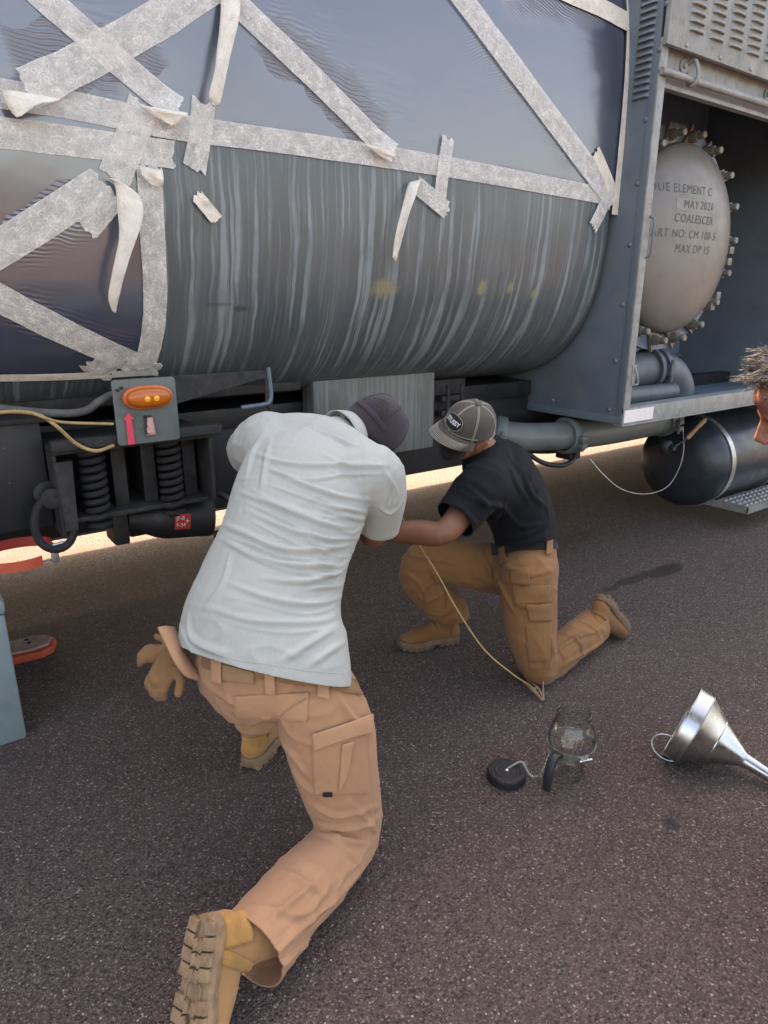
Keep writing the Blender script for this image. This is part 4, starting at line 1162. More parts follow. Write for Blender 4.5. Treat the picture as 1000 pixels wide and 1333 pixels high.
class Skin:
    """a remeshed surface that can be creased, cut and patched"""
    def __init__(s, shapes, voxel=0.006, smooth=6):
        s.v, s.f = organic(shapes, voxel, smooth); s._b = None
    def bvh(s):
        if s._b is None: s._b = BVHTree.FromPolygons([tuple(p) for p in s.v], s.f)
        return s._b
    def normals(s):
        n = np.zeros_like(s.v); q = np.array([f for f in s.f if len(f) == 4])
        c = np.cross(s.v[q[:, 2]] - s.v[q[:, 0]], s.v[q[:, 3]] - s.v[q[:, 1]])
        for k in range(4): np.add.at(n, q[:, k], c)
        return n / np.maximum(np.linalg.norm(n, axis=1), 1e-9)[:, None]
    def hit(s, px, py):
        """where the line of sight through a photo point meets this surface"""
        d = ray(px, py); L = np.linalg.norm(d)
        loc, nor, i, dist = s.bvh().ray_cast(Vector(CC), Vector(d / L))
        if loc is None: return None
        return np.array(loc), np.array(nor)
    def near(s, px, py, d=1.9):
        h = s.hit(px, py)
        if h is None:
            q = s.bvh().find_nearest(Vector(A(px, py, d))); h = (np.array(q[0]), np.array(q[1]))
        return h
    def crease(s, lines, amp=0.006, w=0.012, kind='fold'):
        """raise folds along photographed lines"""
        nn = s.normals(); disp = np.zeros(len(s.v))
        for ln in lines:
            a_, w_ = amp, w
            if isinstance(ln[0], (int, float)): a_, w_, ln = ln[0], ln[1], ln[2]
            pts = []
            for p in catmull([V(x, y, 0) for x, y in ln], 5):
                h = s.hit(p[0], p[1])
                if h is not None and (not pts or np.linalg.norm(h[0] - pts[-1]) < 0.12): pts.append(h[0])
            if len(pts) < 3: continue
            pts = np.array(pts)
            lo, hi = pts.min(0) - 3 * w_, pts.max(0) + 3 * w_
            ix = np.where(((s.v > lo) & (s.v < hi)).all(1))[0]
            if len(ix) == 0: continue
            V_ = s.v[ix]; best = np.full(len(ix), 9.0); tt = np.zeros(len(ix)); n = len(pts)
            for k in range(n - 1):
                a, b = pts[k], pts[k + 1]; ab = b - a
                t = np.clip(((V_ - a) @ ab) / max(ab @ ab, 1e-12), 0, 1)
                d = np.linalg.norm(V_ - a - t[:, None] * ab, axis=1)
                m = d < best; best[m] = d[m]; tt[m] = (k + t[m]) / (n - 1)
            q = (best / w_) ** 2
            env = np.sin(np.pi * np.clip(tt, 0.03, 0.97)) ** 0.7
            if kind == 'fold': disp[ix] += a_ * env * (1 - 1.1 * q) * np.exp(-q)
            else: disp[ix] -= a_ * np.exp(-q)          # seam: a plain groove
        s.v = s.v + nn * disp[:, None]; s._b = None
        return s
    def ripple(s, amp, scale, seed=0.0, stretch=(1, 1, 1)):
        nn = s.normals()
        d = np.array([noise.noise((p[0] * scale * stretch[0] + seed, p[1] * scale * stretch[1], p[2] * scale * stretch[2])) for p in s.v])
        s.v = s.v + nn * (amp * d)[:, None]; s._b = None
        return s
    def wrinkle(s, amp, scale, stretch=(1, 1, 1), seed=0.0, lo=0.0):
        """broken ridges, as in worn cloth"""
        nn = s.normals(); d = np.zeros(len(s.v))
        for i, p in enumerate(s.v):
            m = noise.noise((p[0] * 5 + seed, p[1] * 5, p[2] * 5)) + 0.35 - lo
            if m <= 0: continue
            q = (p[0] * scale * stretch[0] + seed, p[1] * scale * stretch[1], p[2] * scale * stretch[2])
            r = 1 - 2.4 * abs(noise.noise(q))
            if r > 0: d[i] = min(m, 0.8) * r * r
        s.v = s.v + nn * (amp * d)[:, None]; s._b = None
        return s
    def build(s, name, mat, parent, cuts=(), solid=0.0):
        me = bpy.data.meshes.new(name)
        me.from_pydata(s.v.tolist(), [], s.f); me.update()
        if cuts:
            bm = bmesh.new(); bm.from_mesh(me)
            for co, no, rad in cuts:
                co_ = Vector(tuple(co)); no_ = Vector(tuple(nrm(no)))
                fs = [f for f in bm.faces if (f.calc_center_median() - co_).length < rad]
                geom = list({v for f in fs for v in f.verts}) + list({e for f in fs for e in f.edges}) + fs
                bmesh.ops.bisect_plane(bm, geom=geom, plane_co=co_, plane_no=no_, clear_outer=True)
            # keep the garment, drop what the cuts left over
            seen = set(); best_ = []
            for v0 in bm.verts:
                if v0 in seen: continue
                st_ = [v0]; isl = []; seen.add(v0)
                while st_:
                    q = st_.pop(); isl.append(q)
                    for e in q.link_edges:
                        o_ = e.other_vert(q)
                        if o_ not in seen: seen.add(o_); st_.append(o_)
                if len(isl) > len(best_): best_ = isl
            keep_ = set(best_); bmesh.ops.delete(bm, geom=[q for q in bm.verts if q not in keep_], context='VERTS')
            bm.to_mesh(me); bm.free()
        me.polygons.foreach_set('use_smooth', [True] * len(me.polygons))
        o = link(name, me, mat, parent)
        if solid:
            m = o.modifiers.new('thickness', 'SOLIDIFY'); m.thickness = solid; m.offset = -1
        return o
    def patch(s, name, quad, mat, parent, nu=14, nv=10, off=0.004, thick=0.004, edge=0.0, rnd=0.0):
        """cloth or leather piece lying on this surface; quad = photo corners tl, tr, br, bl (more points on each side allowed as lists)"""
        tl, tr, br, bl = [V(*q, 0) for q in quad]
        P = np.zeros((nu + 1, nv + 1, 3)); last = None
        for i in range(nu + 1):
            for j in range(nv + 1):
                u, v_ = i / nu, j / nv
                if rnd:
                    ee = max(0, (abs(v_ - 0.5) * 2 - (1 - rnd)) / rnd); u = 0.5 + (u - 0.5) * (1 - 0.18 * ee * ee * (v_ > 0.5))
                q = (tl * (1 - u) + tr * u) * (1 - v_) + (bl * (1 - u) + br * u) * v_
                h = s.hit(q[0], q[1])
                if h is None:
                    ref = last if last is not None else A(q[0], q[1], 2.0)
                    dpt = (np.asarray(ref) - CC) @ FW
                    hh = s.bvh().find_nearest(Vector(A(q[0], q[1], dpt)))
                    h = (np.array(hh[0]), np.array(hh[1]))
                last = h[0]
                k = off
                if edge and (i in (0, nu) or j in (0, nv)): k = off - edge
                P[i, j] = h[0] + h[1] * k
        # relax the piece a little so that it does not copy every crease below it
        for _ in range(6):
            for E_ in (P[:, 0], P[:, -1], P[0], P[-1]): E_[1:-1] = 0.5 * E_[1:-1] + 0.25 * (E_[:-2] + E_[2:])
            P[1:-1, 1:-1] = 0.5 * P[1:-1, 1:-1] + 0.125 * (P[:-2, 1:-1] + P[2:, 1:-1] + P[1:-1, :-2] + P[1:-1, 2:])
        idx = np.arange((nu + 1) * (nv + 1)).reshape(nu + 1, nv + 1)
        f = np.stack([idx[:-1, :-1], idx[:-1, 1:], idx[1:, 1:], idx[1:, :-1]], -1).reshape(-1, 4)
        me = mesh_data(name, P.reshape(-1, 3), f.tolist(), sharp=None)
        # face it outwards
        c0 = np.mean(P.reshape(-1, 3), 0); nn = np.mean([np.array(p.normal) for p in me.polygons], 0)
        if nn @ (CC - c0) < 0: me.flip_normals()
        o = link(name, me, mat, parent)
        m = o.modifiers.new('thickness', 'SOLIDIFY'); m.thickness = thick; m.offset = -1
        b = o.modifiers.new('round', 'BEVEL'); b.width = thick * 0.35; b.segments = 1; b.limit_method = 'ANGLE'
        return o
    def seam(s, name, px, mat, parent, r=0.0012, lift=0.0006):
        pts = []
        for p in catmull([V(x, y, 0) for x, y in px], 8):
            h = s.hit(p[0], p[1])
            if h is not None: pts.append(h[0] + h[1] * lift)
        if len(pts) < 3: return None
        g = G(); g.tube(pts, r, 6)
        return g.build(name, mat, parent)

# ------------------------------------------------------------------ anatomy
def head_shapes(c, f, u, s=1.0):
    f = nrm(f); u = nrm(np.asarray(u) - f * (np.asarray(u) @ f)); l = np.cross(u, f)
    L = lambda x, y, z: np.asarray(c) + s * (f * x + l * y + u * z)
    ax = (f, l, u); S_ = lambda *r: tuple(s * x for x in r)
    sh = [ell(L(-0.012, 0, 0.028), ax, S_(0.100, 0.078, 0.093)), ell(L(0.032, 0, -0.030), ax, S_(0.066, 0.061, 0.080)), ell(L(0.060, 0, -0.095), ax, S_(0.028, 0.032, 0.024)),
          ell(L(0.083, 0, 0.022), ax, S_(0.016, 0.050, 0.013)), ell(L(0.070, 0, 0.050), ax, S_(0.030, 0.058, 0.035))]
    for q in (1, -1):
        sh += [ell(L(0.020, 0.046 * q, -0.066), ax, S_(0.045, 0.018, 0.034)), ell(L(0.068, 0.034 * q, -0.022), ax, S_(0.024, 0.022, 0.022)), ell(L(0.104, 0.011 * q, -0.030), ax, S_(0.011, 0.009, 0.008)),
               ell(L(-0.006, 0.083 * q, -0.008), (nrm(f - 0.35 * l * q), l, nrm(u - 0.2 * f)), S_(0.020, 0.009, 0.033)), ell(L(-0.016, 0.092 * q, 0.000), (nrm(f - 0.8 * l * q), nrm(l + 0.8 * f * q), u), S_(0.019, 0.006, 0.030))]
    sh += [chain([(L(0.090, 0, 0.016), 0.008 * s, 0.008 * s), (L(0.104, 0, -0.006), 0.009 * s, 0.009 * s), (L(0.113, 0, -0.024), 0.012 * s, 0.011 * s)], l, 3, 12),
           ell(L(0.091, 0, -0.056), ax, S_(0.010, 0.024, 0.006)), ell(L(0.088, 0, -0.067), ax, S_(0.011, 0.020, 0.007))]
    return sh, L, (f, l, u)
def hand_shapes(wrist, d, back, side, curl=0.5, s=1.0):
    """palm, four fingers and a thumb; d points to the fingers, back to the back of the hand, side to the thumb"""
    d = nrm(d); back = nrm(np.asarray(back) - d * (np.asarray(back) @ d)); side = nrm(np.cross(back, d)) * (1 if np.dot(np.cross(back, d), side) > 0 else -1)
    w_ = np.asarray(wrist, float)
    sh = [chain([(w_ - d * 0.02, 0.030 * s, 0.022 * s), (w_ + d * 0.03 * s, 0.038 * s, 0.018 * s), (w_ + d * 0.085 * s, 0.043 * s, 0.015 * s)], side, 4, 16)]
    for k, (o, ln) in enumerate(((0.032, 0.082), (0.011, 0.092), (-0.011, 0.086), (-0.031, 0.068))):
        p = w_ + d * 0.085 * s + side * o * s; a = 0.0; r = [(p - d * 0.015, 0.0095 * s, 0.0095 * s)]; q = p
        for seg_, fr in enumerate((0.45, 0.30, 0.25)):
            a += curl * (0.9 if seg_ else 0.55)
            q = q + (d * cos(a) - back * sin(a)) * ln * fr * s
            r.append((q, (0.0092 - 0.0009 * seg_) * s, (0.0090 - 0.0009 * seg_) * s))
        sh.append(chain(r, side, 3, 10))
    p = w_ + d * 0.025 * s + side * 0.030 * s
    q1 = p + (d * 0.6 + side * 0.7 - back * 0.35) * 0.04 * s; q2 = q1 + (d * 0.85 + side * 0.25 - back * 0.5) * 0.034 * s; q3 = q2 + (d * 0.9 - back * 0.5) * 0.026 * s
    sh.append(chain([(p, 0.014 * s, 0.013 * s), (q1, 0.0125 * s, 0.012 * s), (q2, 0.0105 * s, 0.010 * s), (q3, 0.009 * s, 0.0085 * s)], side, 3, 10))
    return sh

def skin_mat(name, c):
    t = NT(name)
    col = t.ramp(t.noise(9, 5, 0.6), [(0.3, tuple(x * 0.8 for x in c) + (1,)), (0.7, tuple(min(1, x * 1.15) for x in c) + (1,))])
    col = t.mix(t.ramp(t.noise(260, 3), [(0.5, 0.0), (0.75, 0.35)]), col, (c[0] * 0.6, c[1] * 0.45, c[2] * 0.4, 1))
    t.set(Base_Color=col, Roughness=0.52)
    t.b.inputs['Subsurface Weight'].default_value = 0.12
    t.b.inputs['Subsurface Radius'].default_value = (0.012, 0.005, 0.003)
    t.b.inputs['Subsurface Scale'].default_value = 0.5
    t.bump(t.noise(420, 3), 0.15, 0.0015)
    return t.m
M['skin'] = skin_mat('tanned_skin', (0.24, 0.105, 0.062))
M['skin_ruddy'] = skin_mat('ruddy_skin', (0.26, 0.10, 0.068))
M['polo'] = cloth('pale_grey_blue_jersey', (0.345, 0.362, 0.332), weave=1100, var=0.03, fold=0.22, fscale=15, heather=(0.42, 0.435, 0.405))
M['black_shirt'] = cloth('black_jersey', (0.0085, 0.0100, 0.0130), weave=1000, var=0.2, fold=0.25, fscale=12, rough=0.8)
M['black_shirt'].node_tree.nodes['Principled BSDF'].inputs['Sheen Weight'].default_value = 0.02
M['khaki'] = cloth('light_tan_ripstop', (0.41, 0.215, 0.118), weave=800, var=0.10, fold=0.5, fscale=15, rib=True)
M['khaki_light'] = cloth('light_tan_ripstop_flap', (0.44, 0.235, 0.13), weave=800, var=0.08, fold=0.15, fscale=12, rib=True)
M['brown_pants'] = cloth('brown_tan_canvas', (0.26, 0.122, 0.048), weave=700, var=0.16, fold=0.35, fscale=18, grime=(0.17, 0.09, 0.042))
M['belt_tan'] = cloth('tan_webbing', (0.24, 0.13, 0.06), weave=500, fold=0.05, var=0.15)
M['belt_patch'] = cloth('pale_tan_webbing', (0.30, 0.18, 0.09), weave=500, fold=0.05, var=0.1)
M['belt_black'] = cloth('black_webbing', (0.012, 0.012, 0.014), weave=500, fold=0.05, var=0.2)
M['boot'] = cloth('tan_boot_leather', (0.42, 0.22, 0.092), weave=300, var=0.22, fold=0.15, fscale=30, rough=0.75, grime=(0.31, 0.165, 0.075))
M['suede'] = cloth('rough_tan_suede', (0.46, 0.235, 0.072), weave=260, var=0.35, fold=0.3, fscale=60, rough=0.95)
M['boot_brown'] = cloth('brown_boot_suede', (0.22, 0.098, 0.036), weave=300, var=0.2, fold=0.15, fscale=30, rough=0.85)
M['sole'] = paint('dusty_tan_rubber', (0.25, 0.155, 0.085), 0.85, var=0.35, scale=30, grime=(0.30, 0.22, 0.155), bump=0.3)
M['sole_brown'] = paint('dusty_brown_rubber', (0.17, 0.10, 0.058), 0.85, var=0.25, scale=30, grime=(0.22, 0.16, 0.12), bump=0.2)
M['lace'] = cloth('tan_lace', (0.30, 0.18, 0.08), weave=300, fold=0.0)
M['cap_plum'] = cloth('faded_plum_black_cap', (0.040, 0.032, 0.042), weave=700, var=0.2, fold=0.25, fscale=26)
M['cap_mesh'] = cloth('dark_cap_mesh', (0.028, 0.025, 0.027), weave=220, var=0.4, fold=0.4, fscale=90)
M['cap_olive'] = cloth('worn_olive_brown_cap', (0.078, 0.068, 0.055), weave=700, var=0.25, fold=0.25, fscale=26, grime=(0.12, 0.105, 0.085))
M['cap_patch'] = cloth('black_cap_patch', (0.018, 0.018, 0.018), weave=700, fold=0.1)
M['stitch'] = cloth('cream_thread', (0.42, 0.38, 0.31), weave=300, fold=0.0, var=0.1)
M['glove'] = cloth('tan_work_glove', (0.24, 0.12, 0.05), weave=400, var=0.3, fold=0.4, fscale=30, grime=(0.12, 0.075, 0.04))
M['grey_shirt'] = cloth('grey_shirt', (0.10, 0.11, 0.12), fold=0.3)
M['jeans'] = cloth('dark_trousers', (0.03, 0.035, 0.05), fold=0.3)

# ------------------------------------------------------------------ boots
SOLE_X = [0, 0.006, 0.025, 0.07, 0.13, 0.19, 0.24, 0.275, 0.30, 0.310, 0.312]
SOLE_W = [0.0, 0.020, 0.036, 0.0385, 0.037, 0.046, 0.050, 0.044, 0.028, 0.012, 0.0]
def sole_outline(n=26, grow=0.0, bend=0.006):
    xs_ = 0.156 - 0.156 * np.cos(np.linspace(0, pi, n))
    wv = np.interp(xs_, SOLE_X, SOLE_W) + grow * (np.sin(np.pi * xs_ / 0.312) ** 0.3)
    mid = bend * np.sin(xs_ / 0.312 * pi * 1.2)
    return [(x, m + w_) for x, w_, m in zip(xs_, wv, mid)] + [(x, m - w_) for x, w_, m in zip(xs_[::-1][1:-1], wv[::-1][1:-1], mid[::-1][1:-1])]
def boot(parent, heel, toe_dir, up, mats, label=None, mirror=1, shaft=0.19, lugs_separate=False, s=1.0, suede=True):
    x = nrm(toe_dir); z = nrm(np.asarray(up) - x * (np.asarray(up) @ x)); y = np.cross(z, x) * mirror
    L = lambda a, b, c: np.asarray(heel, float) + s * (x * a + y * b + z * c)
    up_m, sole_m = mats
    sh = [chain([(L(0.028, 0, 0.060), 0.030 * s, 0.035 * s), (L(0.07, 0, 0.066), 0.036 * s, 0.045 * s), (L(0.13, 0.002, 0.068), 0.039 * s, 0.048 * s), (L(0.19, 0.005, 0.058), 0.045 * s, 0.037 * s), (L(0.245, 0.006, 0.050), 0.045 * s, 0.029 * s), (L(0.285, 0.005, 0.043), 0.030 * s, 0.022 * s)], y, 5, 22),
          chain([(L(0.062, 0, 0.05), 0.036 * s, 0.048 * s), (L(0.070, 0, 0.11), 0.040 * s, 0.056 * s), (L(0.060, 0, 0.15), 0.044 * s, 0.056 * s), (L(0.055, 0, shaft), 0.050 * s, 0.060 * s)], y, 5, 22, cap=0.2)]
    sk_ = Skin(sh, 0.0055, 4)
    ub = sk_.build('boot', up_m, parent)
    if label: ub['label'] = label
    g = G(); n0 = sole_outline(26, 0.004); rows = []
    def lay(outline, h, spring=True):
        return [L(a, b * (1 if mirror > 0 else 1), h + (0.020 * max(0, (a - 0.22) / 0.09) ** 2 if spring else 0)) for a, b in outline]
    stack = [(sole_outline(26, -0.006), 0.012), (sole_outline(26, 0.002), 0.014), (sole_outline(26, 0.006), 0.022), (sole_outline(26, 0.003), 0.036), (sole_outline(26, -0.002), 0.042)]
    v = []
    for o_, h in stack: v += lay(o_, h)
    n = len(n0); fcs = [tuple(range(n - 1, -1, -1)), tuple((len(stack) - 1) * n + i for i in range(n))]
    fcs += [(k * n + i, k * n + (i + 1) % n, (k + 1) * n + (i + 1) % n, (k + 1) * n + i) for k in range(len(stack) - 1) for i in range(n)]
    g.add(v, fcs)
    spots = []
    for k, xx in enumerate(np.arange(0.022, 0.305, 0.0262)):
        w_ = np.interp(xx, SOLE_X, SOLE_W)
        if 0.115 < xx < 0.15:
            continue
        sp = 0.020 * max(0, (xx - 0.22) / 0.09) ** 2; ym = 0.006 * sin(xx / 0.312 * pi * 1.2)
        for sg in (1, -1):
            spots.append((xx, ym + sg * (w_ - 0.011), sp, 0.0112, 0.013, 0.16 * sg))
            if w_ > 0.035: spots.append((xx + 0.006, ym + sg * (w_ - 0.0305), sp, 0.0105, 0.0080, -0.35 * sg))
    for (a, b, sp, hx, hy, rot) in spots:
        gg = G() if lugs_separate else g
        lx = nrm(x * cos(rot) + y * sin(rot)); ly = nrm(np.cross(z, lx))
        gg.obox(L(a, b, 0.0095 + sp), (lx, ly, z), (hx * s, hy * s, 0.0065 * s), 0.002 * s)
        if lugs_separate: gg.build('tread_lug', sole_m, ub)
    if lugs_separate:
        gg = G(); oc = [(0.022 * cos(q), 0.022 * sin(q)) for q in np.linspace(pi / 8, 2 * pi + pi / 8, 9)[:-1]]
        gg.tube([L(0.134 + a, b + 0.006, 0.0105) for a, b in oc], 0.0022 * s, 6, closed=True); gg.build('sole_octagon', sole_m, ub)
    g.build('sole', sole_m, ub, sharp=35)
    # heel counter and toe cap seams, laces
    if suede:
        def shell(a0, a1, z0, z1, off, name, mat, ny=18, nz=8):
            P = []
            for i in range(ny + 1):
                a = a0 + (a1 - a0) * i / ny
                for j in range(nz + 1):
                    h = z0 + (z1 - z0) * j / nz
                    src = L(0.07 - 0.2 * cos(a), 0.2 * sin(a), h); d_ = nrm(L(0.07, 0, h) - src)
                    loc, nor, _, _ = sk_.bvh().ray_cast(Vector(src), Vector(d_))
                    P.append((np.array(loc) if loc is not None else L(0.07, 0, h)) - d_ * off)
            gg = G(); gg.add(P, [(i * (nz + 1) + j, (i + 1) * (nz + 1) + j, (i + 1) * (nz + 1) + j + 1, i * (nz + 1) + j + 1) for i in range(ny) for j in range(nz)])
            oo = gg.build(name, mat, ub, sharp=None); m_ = oo.modifiers.new('thickness', 'SOLIDIFY'); m_.thickness = 0.004; m_.offset = 0
        shell(radians(-75), radians(75), 0.040, 0.115, 0.0025, 'heel_counter', M['suede'] if up_m == M['boot'] else up_m)
    gg = G()
    for k in range(5):
        a = 0.115 + 0.022 * k; top = 0.125 - 0.0135 * k - 0.02 * max(0, k - 3)
        gg.tube(catmull([L(a, 0.032, top - 0.022), L(a + 0.006, 0.014, top - 0.002), L(a + 0.006, -0.014, top - 0.002), L(a, -0.032, top - 0.022)], 4), 0.003 * s, 6)
    gg.build('lace', M['lace'], ub)
    return ub, sk_

# ------------------------------------------------------------------ caps
def cap_geometry(c, f, u, sx=0.105, sy=0.088, sz=0.100):
    f = nrm(f); u = nrm(np.asarray(u) - f * (np.asarray(u) @ f)); l = np.cross(u, f)
    def pt(th, ph, off=0.0):                       # th: 0 front .. round to the left; ph: 0 rim .. pi/2 top
        r = (cos(ph)) ** 0.78; h = sin(ph)
        return np.asarray(c) + f * (sx + off) * cos(th) * r + l * (sy + off) * sin(th) * r + u * ((sz + off) * h)
    return f, l, u, pt
def crown(parent, pt, mat, off=0.0, name='cap', back=1.0):
    g = G(); v = []; n, m = 48, 16
    for j in range(m + 1):
        for i in range(n):
            lo = -0.10 - 0.28 * max(0, -cos(2 * pi * i / n)) * back; ph = lo + (pi / 2 - lo) * j / m
            v.append(pt(2 * pi * i / n, min(ph, pi / 2 - 0.02), off + 0.0012 * noise.noise((i * 0.7, j * 0.6, off * 100))))
    f = [(j * n + i, j * n + (i + 1) % n, (j + 1) * n + (i + 1) % n, (j + 1) * n + i) for j in range(m) for i in range(n)]
    f.append(tuple(m * n + i for i in range(n)))
    g.add(v, f)
    o = g.build(name, mat, parent, sharp=None)
    md = o.modifiers.new('thickness', 'SOLIDIFY'); md.thickness = 0.003; md.offset = -1
    return o
def bill(parent, pt, fr, mat, stitch_mat, length=0.072, span=1.18, droop=0.030, rows=6):
    f, l, u = fr; g = G(); n, m = 30, 10; P = np.zeros((n + 1, m + 1, 3))
    for i in range(n + 1):
        th = -span + 2 * span * i / n; e = cos(th / span * pi / 2) ** 0.55 if abs(th) < span - 1e-6 else 0.0
        b = pt(th, -0.02, 0.002)
        for j in range(m + 1):
            t = j / m
            P[i, j] = b + f * length * e * t - u * (droop * (sin(th) ** 2) * (0.4 + 0.6 * t) + 0.020 * t * t) + l * 0.006 * sin(th) * t
    idx = np.arange((n + 1) * (m + 1)).reshape(n + 1, m + 1)
    ff = np.stack([idx[:-1, :-1], idx[1:, :-1], idx[1:, 1:], idx[:-1, 1:]], -1).reshape(-1, 4)
    g.add(P.reshape(-1, 3), ff.tolist()); o = g.build('bill', mat, parent, sharp=None)
    md = o.modifiers.new('thickness', 'SOLIDIFY'); md.thickness = 0.004; md.offset = 0
    if stitch_mat:
        for k in range(rows):
            t = 0.97 - 0.085 * k; j = t * m; j0 = int(j); q = j - j0
            ln = [P[i, j0] * (1 - q) + P[i, min(j0 + 1, m)] * q + u * 0.0030 for i in range(2, n - 1)]
            gg = G(); gg.tube(ln, 0.0011, 5); gg.build('bill_stitch', stitch_mat, parent)
    return o, P
# ================================================================== first man: pale polo, light tan trousers, kneeling with his back to us
p1 = thing('person', 'man in pale grey polo and tan trousers kneeling, leaning in under the tank', 'person', (0.80, 1.42, 0.0))
f1 = nrm((0.88, 0.47, 0)); l1 = nrm((-0.47, 0.88, 0))
shL, shR = A(343, 578, 2.13), A(490, 622, 1.99)
sd1 = nrm(shL - shR)
sdp = nrm(A(250, 855, 1.90) - A(445, 895, 1.78))          # pelvis side to side
T1 = [(A(347, 912, 1.86), 0.252, 0.165), (A(343, 862, 1.87), 0.250, 0.170), (A(341, 812, 1.89), 0.240, 0.165), (A(353, 760, 1.92), 0.211, 0.158), (A(372, 705, 1.96), 0.200, 0.155), (A(389, 655, 2.00), 0.209, 0.155), (A(403, 615, 2.05), 0.205, 0.145), (A(415, 588, 2.09), 0.165, 0.11)]
elL, waL = A(322, 592, 2.43), A(392, 585, 2.60)
elR, waR = A(486, 696, 2.17), A(440, 640, 2.36)
headc1 = A(480, 565, 2.20)
u1 = RT * 0.62 + UP * 0.48 + FW * 0.20
fw1 = FW * 0.90 - UP * 0.30 + RT * 0.10
sh_head, HL1, HA1 = head_shapes(headc1, fw1, u1, 0.98)
hipL, hipR = A(302, 872, 2.02), A(410, 920, 1.86)
knR = A(459, 1080, 1.945); anR = onz(345, 1210, 0.115)
knL = V(1.02, 1.90, 0.50); heelL = onz(322, 1004, 0.0); anL = heelL + V(0.06, 0.04, 0.10)
hL = hand_shapes(waL, waL - elL, V(0, 0, 1), RT, 0.5); hR = hand_shapes(waR, waR - elR, V(0, 0, 1), -RT, 0.5)
body = [chain([(p, a - 0.03 - 0.05 * (i < 3), b - 0.02 - 0.03 * (i < 3)) for i, (p, a, b) in enumerate(T1) if i > 0], sd1), chain([(A(420, 585, 2.08), 0.075, 0.07), (A(448, 570, 2.13), 0.06, 0.06), (HL1(-0.02, 0, -0.05), 0.058, 0.058)], sd1)]
body += [chain([(shL, 0.06, 0.06), ((shL + elL) / 2, 0.05, 0.05), (elL, 0.042, 0.042), ((elL + waL) / 2, 0.043, 0.040), (waL, 0.030, 0.024)], V(0, 0, 1)), chain([(shR, 0.06, 0.06), ((shR + elR) / 2, 0.05, 0.05), (elR, 0.042, 0.042), ((elR + waR) / 2, 0.043, 0.040), (waR, 0.030, 0.024)], V(0, 0, 1))]
body += [chain([(hipR, 0.08, 0.08), ((hipR + knR) / 2, 0.075, 0.075), (knR, 0.055, 0.055), ((knR + anR) / 2, 0.05, 0.05), (anR, 0.03, 0.03)], sdp), chain([(hipL, 0.08, 0.08), ((hipL + knL) / 2, 0.08, 0.08), (knL, 0.055, 0.055), ((knL + anL) / 2, 0.055, 0.055), (anL, 0.04, 0.04)], sdp)]
Skin(body + sh_head + hL + hR, 0.006, 4).build('body', M['skin'], p1)

# polo shirt
shirt = [chain(T1, sd1, 5, 30)]
shirt += [chain([(A(384, 640, 2.02), 0.10, 0.10), (shL + (shR - shL) * 0.10, 0.105, 0.10), (shL * 0.86 + elL * 0.14, 0.094, 0.092), (shL * 0.45 + elL * 0.55, 0.088, 0.088), (shL * 0.2 + elL * 0.8, 0.088, 0.088)], V(0, 0, 1)),
          chain([(A(420, 650, 2.0), 0.11, 0.10), (shR + (shL - shR) * 0.08, 0.100, 0.095), (A(496, 640, 2.03), 0.082, 0.078), (A(494, 670, 2.10), 0.074, 0.072), (A(486, 702, 2.18), 0.074, 0.070)], V(0, 0, 1)),
          chain([(shL + V(0, 0, 0.01), 0.08, 0.08), (A(415, 582, 2.09), 0.10, 0.10), (shR, 0.085, 0.08)], V(0, 0, 1)),
          chain([(A(415, 585, 2.08), 0.10, 0.09), (A(442, 572, 2.12), 0.078, 0.075)], sd1)]
polo = Skin(shirt, 0.0052, 8)
S1 = [  # creases read from the photograph: (height, width, line)
 (0.0075, 0.013, [(290, 682), (320, 695), (360, 712), (400, 716), (450, 712)]), (0.0065, 0.012, [(286, 700), (330, 722), (370, 734), (420, 735), (462, 722)]),
 (0.007, 0.012, [(330, 640), (380, 665), (430, 683), (474, 688)]), (0.006, 0.011, [(320, 664), (380, 690), (430, 702), (466, 700)]),
 (0.006, 0.011, [(350, 610), (400, 632), (440, 645), (486, 652)]), (0.005, 0.011, [(410, 645), (450, 662), (480, 668)]),
 (0.007, 0.012, [(340, 752), (390, 757), (430, 748), (458, 732)]), (0.006, 0.012, [(300, 760), (350, 778), (400, 786), (440, 778), (456, 760)]),
 (0.005, 0.013, [(268, 790), (320, 806), (370, 810), (420, 808), (448, 795)]), (0.006, 0.011, [(395, 700), (430, 712), (465, 706)]), (0.006, 0.010, [(400, 730), (440, 737), (466, 718)]),
 (0.006, 0.010, [(405, 766), (440, 762), (460, 744)]), (0.0055, 0.012, [(420, 590), (450, 606), (482, 606), (505, 606)]), (0.006, 0.012, [(330, 590), (360, 600), (400, 606), (450, 604), (490, 600)]),
 (0.005, 0.010, [(408, 557), (435, 570), (470, 582)]), (0.006, 0.014, [(345, 560), (330, 590), (318, 630)]), (0.005, 0.014, [(352, 570), (345, 610), (340, 640)]),
 (0.007, 0.015, [(245, 800), (250, 830), (275, 845), (300, 850)]), (0.006, 0.013, [(234, 815), (250, 845), (262, 855)]), (0.006, 0.015, [(365, 862), (400, 840), (440, 815)]), (0.005, 0.014, [(400, 868), (425, 850), (450, 835)]),
 (0.005, 0.012, [(300, 720), (290, 760), (262, 800)]), (0.006, 0.010, [(500, 612), (516, 640), (515, 665)]), (0.005, 0.009, [(492, 660), (508, 668), (524, 652)]), (0.005, 0.010, [(312, 552), (306, 575), (304, 590)]),
 (0.004, 0.010, [(440, 690), (460, 694), (476, 680)]), (0.004, 0.010, [(425, 655), (455, 672), (478, 676)]), (0.004, 0.010, [(360, 650), (400, 668), (440, 676)]), (0.004, 0.011, [(310, 640), (350, 655), (390, 672)])]
S1 = [(a * 1.55, w * 0.85, q) for a, w, q in S1]
rf = random.Random(5)
